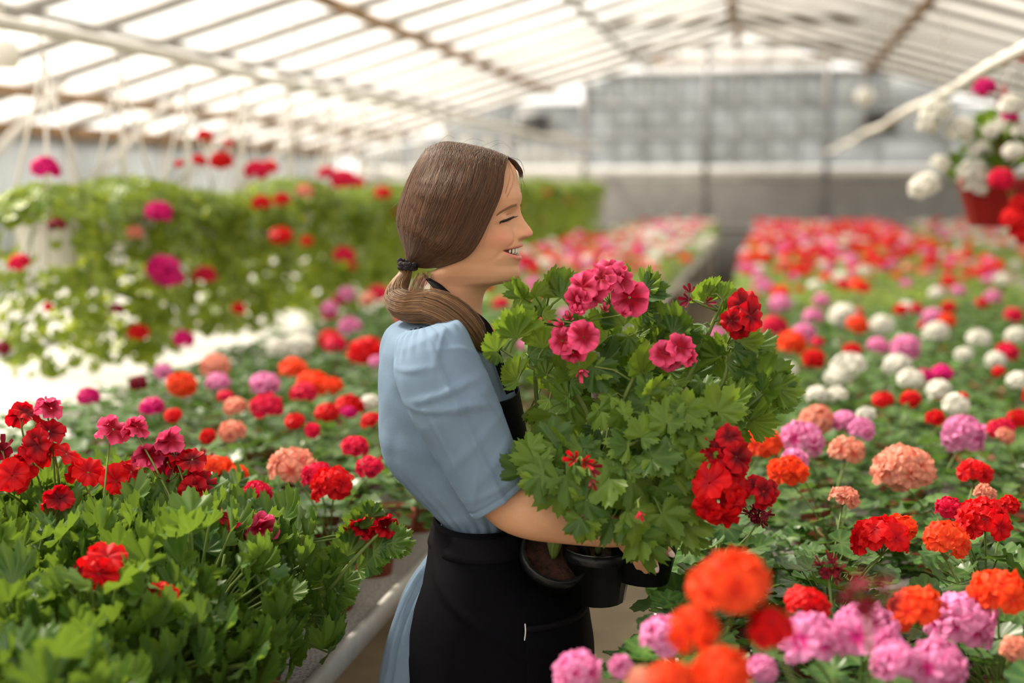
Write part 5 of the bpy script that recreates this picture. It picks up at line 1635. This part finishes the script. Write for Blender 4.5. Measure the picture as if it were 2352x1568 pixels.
m.tube(pts, [.0042 + .0011 * math.sin(i * 1.9) for i in range(70)], 9); m.obj('hair_tie', M['tie'], person, True)

# blouse
def cloth_rings(rings, n, name, mat, parent, disp, expo=2.2, cap=None, thick=.0022):
    V = []; F = []
    m_ = len(rings)
    for i, (c, a, b) in enumerate(rings):
        for k in range(n):
            g = 2 * math.pi * k / n
            cg, sg = math.cos(g), math.sin(g)
            q = (abs(cg) ** expo + abs(sg) ** expo) ** (-1 / expo)
            d = a * cg + b * sg
            p = c + d * q
            V.append(p + d.normalized() * disp(i / (m_ - 1), g, p))
    for i in range(m_ - 1):
        for k in range(n):
            k2 = (k + 1) % n
            F.append((i*n+k, (i+1)*n+k, (i+1)*n+k2, i*n+k2))
    o = link(name, mesh_np(name, V, F), parent, mat)
    md = o.modifiers.new('thick', 'SOLIDIFY'); md.thickness = thick; md.offset = -1
    return o
def resample(T, n):
    T = np.array(T, float); y = np.linspace(T[0, 0], T[-1, 0], n)
    cols = []
    for c in range(1, T.shape[1]):
        v = np.interp(y, T[:, 0], T[:, c]); 
        for _ in range(3): v[1:-1] = v[1:-1] * .5 + (v[2:] + v[:-2]) * .25
        cols.append(v)
    return y, cols
ysm, (xb_, xf_, w_) = resample(TORSO, 90)
rings = [(wl((a + b) / 2, y, 0), RIGHT * ((b - a) / 2 / S), TOW * w) for y, a, b, w in zip(ysm, xb_, xf_, w_)]
def d_torso(f, g, p):
    low = sstep(.55, 1.0, f)
    d = .0055 * noise.noise(p * 11) + .0024 * noise.noise(p * 27)
    d += low * .0035 * math.sin(g * 26 + 3 * math.sin(f * 9)) * (.4 + .6 * sstep(.8, 1, f))     # gathers above the waist
    d += .004 * math.exp(-((f - .86 + .05 * math.cos(g)) / .03) ** 2)
    return d
blouse = cloth_rings(rings, 160, 'blouse', M['blue'], person, d_torso)
# bound collar edge
m = MB(); y, a, b, w = TORSO[0]
m.tube([wl((a+b)/2, y + 2 - 9 * math.cos(g) * 0, 0) + RIGHT * ((b-a)/2/S * math.cos(g)) + TOW * (w * math.sin(g)) for g in np.linspace(0, 2*math.pi, 60)], .0028, 6); m.obj('collar_binding', M['blue'], blouse, True)

SLV = [((972,752),34),((976,762),60),((981,780),77),((988,806),87),((1000,840),91),((1020,885),92),((1042,930),90),((1066,978),86),((1092,1030),80),((1118,1082),75),((1138,1120),72),((1149,1140),71)]
for sgn in (1, -1):
    n = 80
    cs = smooth_line([(c[0], c[1], r) for c, r in SLV], n)
    rings = []
    for i, q in enumerate(cs):
        f = i / (n - 1)
        tt = sgn * (.128 + .072 * min(1, f * 1.8))
        p0 = cs[max(i-1, 0)]; p1 = cs[min(i+1, n-1)]
        d = Vector((p1.x - p0.x, p1.y - p0.y, 0)).normalized()
        fl = sstep(0, .2, f)
        d = (Vector((.25, 1, 0)).normalized() * (1 - fl) + Vector((.47 + .10 * f, .88 - .06 * f, 0)) * fl).normalized()
        if sgn < 0: q = Vector((q.x + 30 * f, q.y, q.z * .9))
        e1 = (RIGHT * d.y + UP * d.x).normalized()
        dep = (.030 + .038 * sstep(0, .16, f)) * (1 - .06 * f)
        rings.append((wl(q.x, q.y, tt), e1 * (q.z / S), TOW * dep))
    def d_slv(f, g, p, sgn=sgn):
        d = .0030 * noise.noise(p * 10) + .0012 * noise.noise(p * 31)
        gg = (g if sgn > 0 else -g) % (2 * math.pi)
        q = gg - 1.42
        d += .0085 * math.exp(-(abs(q) / .085) ** 1.1) * sstep(.08, .3, f)                        # pressed crease down the sleeve
        for s0, sl, a_ in ((.465, -.030, .0062), (.535, -.075, .0075), (.70, .03, .0028), (.88, -.02, .0026)):
            d += a_ * math.exp(-(abs(f - s0 - sl * (gg - 1.57)) / .013) ** 1.4) * math.exp(-((gg - 1.5) / .95) ** 2)
        d += .0055 * math.sin(gg * 17) * (1 - sstep(.03, .26, f)) * sstep(-.01, .05, f)            # gathers at the shoulder
        d += .0016 * math.exp(-((f - .935) / .006) ** 2) * -1                                     # hem stitching
        d += .004 * math.sin(gg * 3 + .5) * sstep(.6, 1, f)
        for k_, (fx, gx, ln, a_) in enumerate(((.22, 1.1, .30, .003), (.30, 2.1, .26, .003), (.62, 2.2, .22, .0028), (.78, 1.0, .25, .0026), (.60, .7, .22, .003), (.84, 2.0, .2, .0028), (.36, .6, .3, .003))):
            uu = (f - fx) * .30 + .0; vv = (gg - gx) * .064
            ca_, sa_ = math.cos(.6 + k_ * 1.3), math.sin(.6 + k_ * 1.3)
            a1 = uu * ca_ + vv * sa_; b1 = -uu * sa_ + vv * ca_
            d += a_ * math.exp(-abs(b1 / .0045) ** 1.4 - (a1 / (ln * .16)) ** 2)
        return d
    cloth_rings(rings, 150, 'sleeve', M['blue'], blouse, d_slv, 1.72)

# skirt with pleats, apron over it
SK = [(1200,1014,1198,.130),(1240,1006,1210,.138),(1290,975,1240,.150),(1330,945,1290,.160),(1370,920,1318,.170),(1450,893,1340,.185),(1568,868,1345,.200),(1700,845,1350,.215),(1900,820,1355,.235),(2150,805,1350,.245)]
ysm, (xb_, xf_, w_) = resample(SK, 60)
sk_rings = [(wl((a + b) / 2, y, 0), RIGHT * ((b - a) / 2 / S), TOW * w) for y, a, b, w in zip(ysm, xb_, xf_, w_)]
cloth_rings(sk_rings, 220, 'skirt', M['blue'], person, lambda f, g, p: (.0085 * min(1, f * 4 + .12)) * (math.sin(g * 30 + 2.0 * math.sin(f * 3)) + .5 * math.sin(g * 47 + 1)) * .7 + .003 * noise.noise(p * 9) - .004, 2.2)
def shell(rings, g0, g1, n, off, name, mat, parent, disp=None, expo=2.2, thick=.002):
    "part of the way round a set of rings, lying off metres outside them; g0 may change with height"
    V = []; F = []; m_ = len(rings)
    for i, (c, a, b) in enumerate(rings):
        f = i / (m_ - 1)
        s0 = g0(f) if callable(g0) else g0
        s1 = g1(f) if callable(g1) else g1
        for k in range(n):
            g = s0 + (s1 - s0) * k / (n - 1)
            cg, sg = math.cos(g), math.sin(g)
            q = (abs(cg) ** expo + abs(sg) ** expo) ** (-1 / expo)
            d = a * cg + b * sg
            p = c + d * q
            V.append(p + d.normalized() * (off + (disp(f, g, p) if disp else 0)))
    for i in range(m_ - 1):
        for k in range(n - 1):
            F.append((i*n+k, (i+1)*n+k, (i+1)*n+k+1, i*n+k+1))
    o = link(name, mesh_np(name, V, F), parent, mat)
    md = o.modifiers.new('thick', 'SOLIDIFY'); md.thickness = thick; md.offset = 1
    return o
def ang_at(px, c_px, half):
    return math.acos(max(-1, min(1, (px - c_px) / half)))
AP = [(1178,1016,1198,.128),(1240,1004,1212,.142),(1290,975,1242,.155),(1330,945,1292,.166),(1370,920,1330,.176),(1450,893,1345,.190),(1568,868,1345,.205),(1700,845,1352,.22),(1900,820,1357,.24),(2020,812,1355,.245)]
ysm, (xb_, xf_, w_) = resample(AP, 70)
ap_rings = [(wl((a + b) / 2, y, 0), RIGHT * ((b - a) / 2 / S), TOW * w) for y, a, b, w in zip(ysm, xb_, xf_, w_)]
edge = [(1178,1012),(1240,1006),(1300,992),(1340,976),(1400,964),(1450,961),(1568,964),(2020,985)]
def ap_g(f):
    y = AP[0][0] + (AP[-1][0] - AP[0][0]) * f
    x = np.interp(y, [e[0] for e in edge], [e[1] for e in edge])
    a = np.interp(y, [q[0] for q in AP], [q[1] for q in AP]); b = np.interp(y, [q[0] for q in AP], [q[2] for q in AP])
    k = (x - (a + b) / 2) / ((b - a) / 2)
    # superellipse: solve for the angle
    best = min((abs(math.cos(g) * (abs(math.cos(g)) ** 2.2 + abs(math.sin(g)) ** 2.2) ** (-1/2.2) - k), g) for g in np.linspace(0, math.pi, 400))
    return best[1]
def d_ap(f, g, p):
    d = .005 * noise.noise(p * 6) + .0015 * noise.noise(p * 18)
    y = AP[0][0] + (AP[-1][0] - AP[0][0]) * f
    d += .006 * math.exp(-((y - (1262 + (2.4 - g) * 135)) / 9) ** 2) * sstep(.5, .8, g) * (1 - sstep(2.3, 2.6, g))
    d += .005 * math.sin(g * 7 + f * 2) * sstep(.25, .6, f)
    return d
apron = shell(ap_rings, ap_g, lambda f: -2.0, 150, .0115, 'apron', M['black'], person, d_ap)
shell([r for r, y in zip(ap_rings, ysm) if 1184 < y < 1240], math.pi, -math.pi, 120, .0125, 'waistband', M['strap'], apron, lambda f, g, p: .001 * noise.noise(p * 20), thick=.003)
# bib, seen between sleeve and leaves
ysm2, (xb2, xf2, w2) = resample(TORSO, 60)
bib = [(wl((a + b) / 2, y, 0), RIGHT * ((b - a) / 2 / S), TOW * w) for y, a, b, w in zip(ysm2, xb2, xf2, w2) if y > 893]
shell(bib, lambda f: 1.02 - .12 * (1 - f), lambda f: -1.02 + .12 * (1 - f), 60, .006, 'bib', M['black'], apron, lambda f, g, p: .003 * noise.noise(p * 9) + .004 * math.exp(-f * 14), thick=.002)
# neck straps from the bib over the collar and round the neck
for sgn in (1, -1):
    line = smooth_line([wl(1172, 902, .100 * sgn), wl(1152, 850, .098 * sgn), wl(1136, 800, .092 * sgn), wl(1118, 752, .080 * sgn), wl(1085, 722, .078 * sgn), wl(1040, 690, .066 * sgn), wl(1005, 658, .050 * sgn), wl(984, 640, .022 * sgn), wl(978, 636, 0)], 40)
    V = []; F = []
    for i, q in enumerate(line):
        d = (line[min(i+1, 39)] - line[max(i-1, 0)]).normalized()
        nrm = (TOW * sgn * .8 + RIGHT * .5 + UP * .2)
        sd = d.cross(nrm).normalized()
        V += [q + sd * .0075, q - sd * .0075]
    F = [(2*i, 2*i+1, 2*i+3, 2*i+2) for i in range(39)]
    o = link('neck_strap', mesh_np('neck_strap', V, F), apron, M['strap']); md = o.modifiers.new('thick', 'SOLIDIFY'); md.thickness = .002; md.offset = 0
# pocket standing a little open on the near side
sel = [r for r, y in zip(ap_rings, ysm) if 1352 < y < 1600]
shell(sel, 1.20, .12, 50, .016, 'pocket', M['black'], apron, lambda f, g, p: .010 * math.exp(-f * 7) * max(0, math.sin((g - .12) / 1.08 * math.pi)) ** .6 + .003 * noise.noise(p * 12), thick=.002)
shell([r for r, y in zip(ap_rings, ysm) if 1352 < y < 1376], 1.20, .12, 50, .018, 'pocket_hem', M['strap'], apron, lambda f, g, p: .010 * max(0, math.sin((g - .12) / 1.08 * math.pi)) ** .6 * (1 - .4 * f), thick=.0015)
m = MB(); m.tube(smooth_line([wl(1206, 1432, .208), wl(1207, 1450, .210), wl(1205, 1470, .209)], 8), .0009, 5); m.obj('loose_thread', M['whitepot'], apron, True)
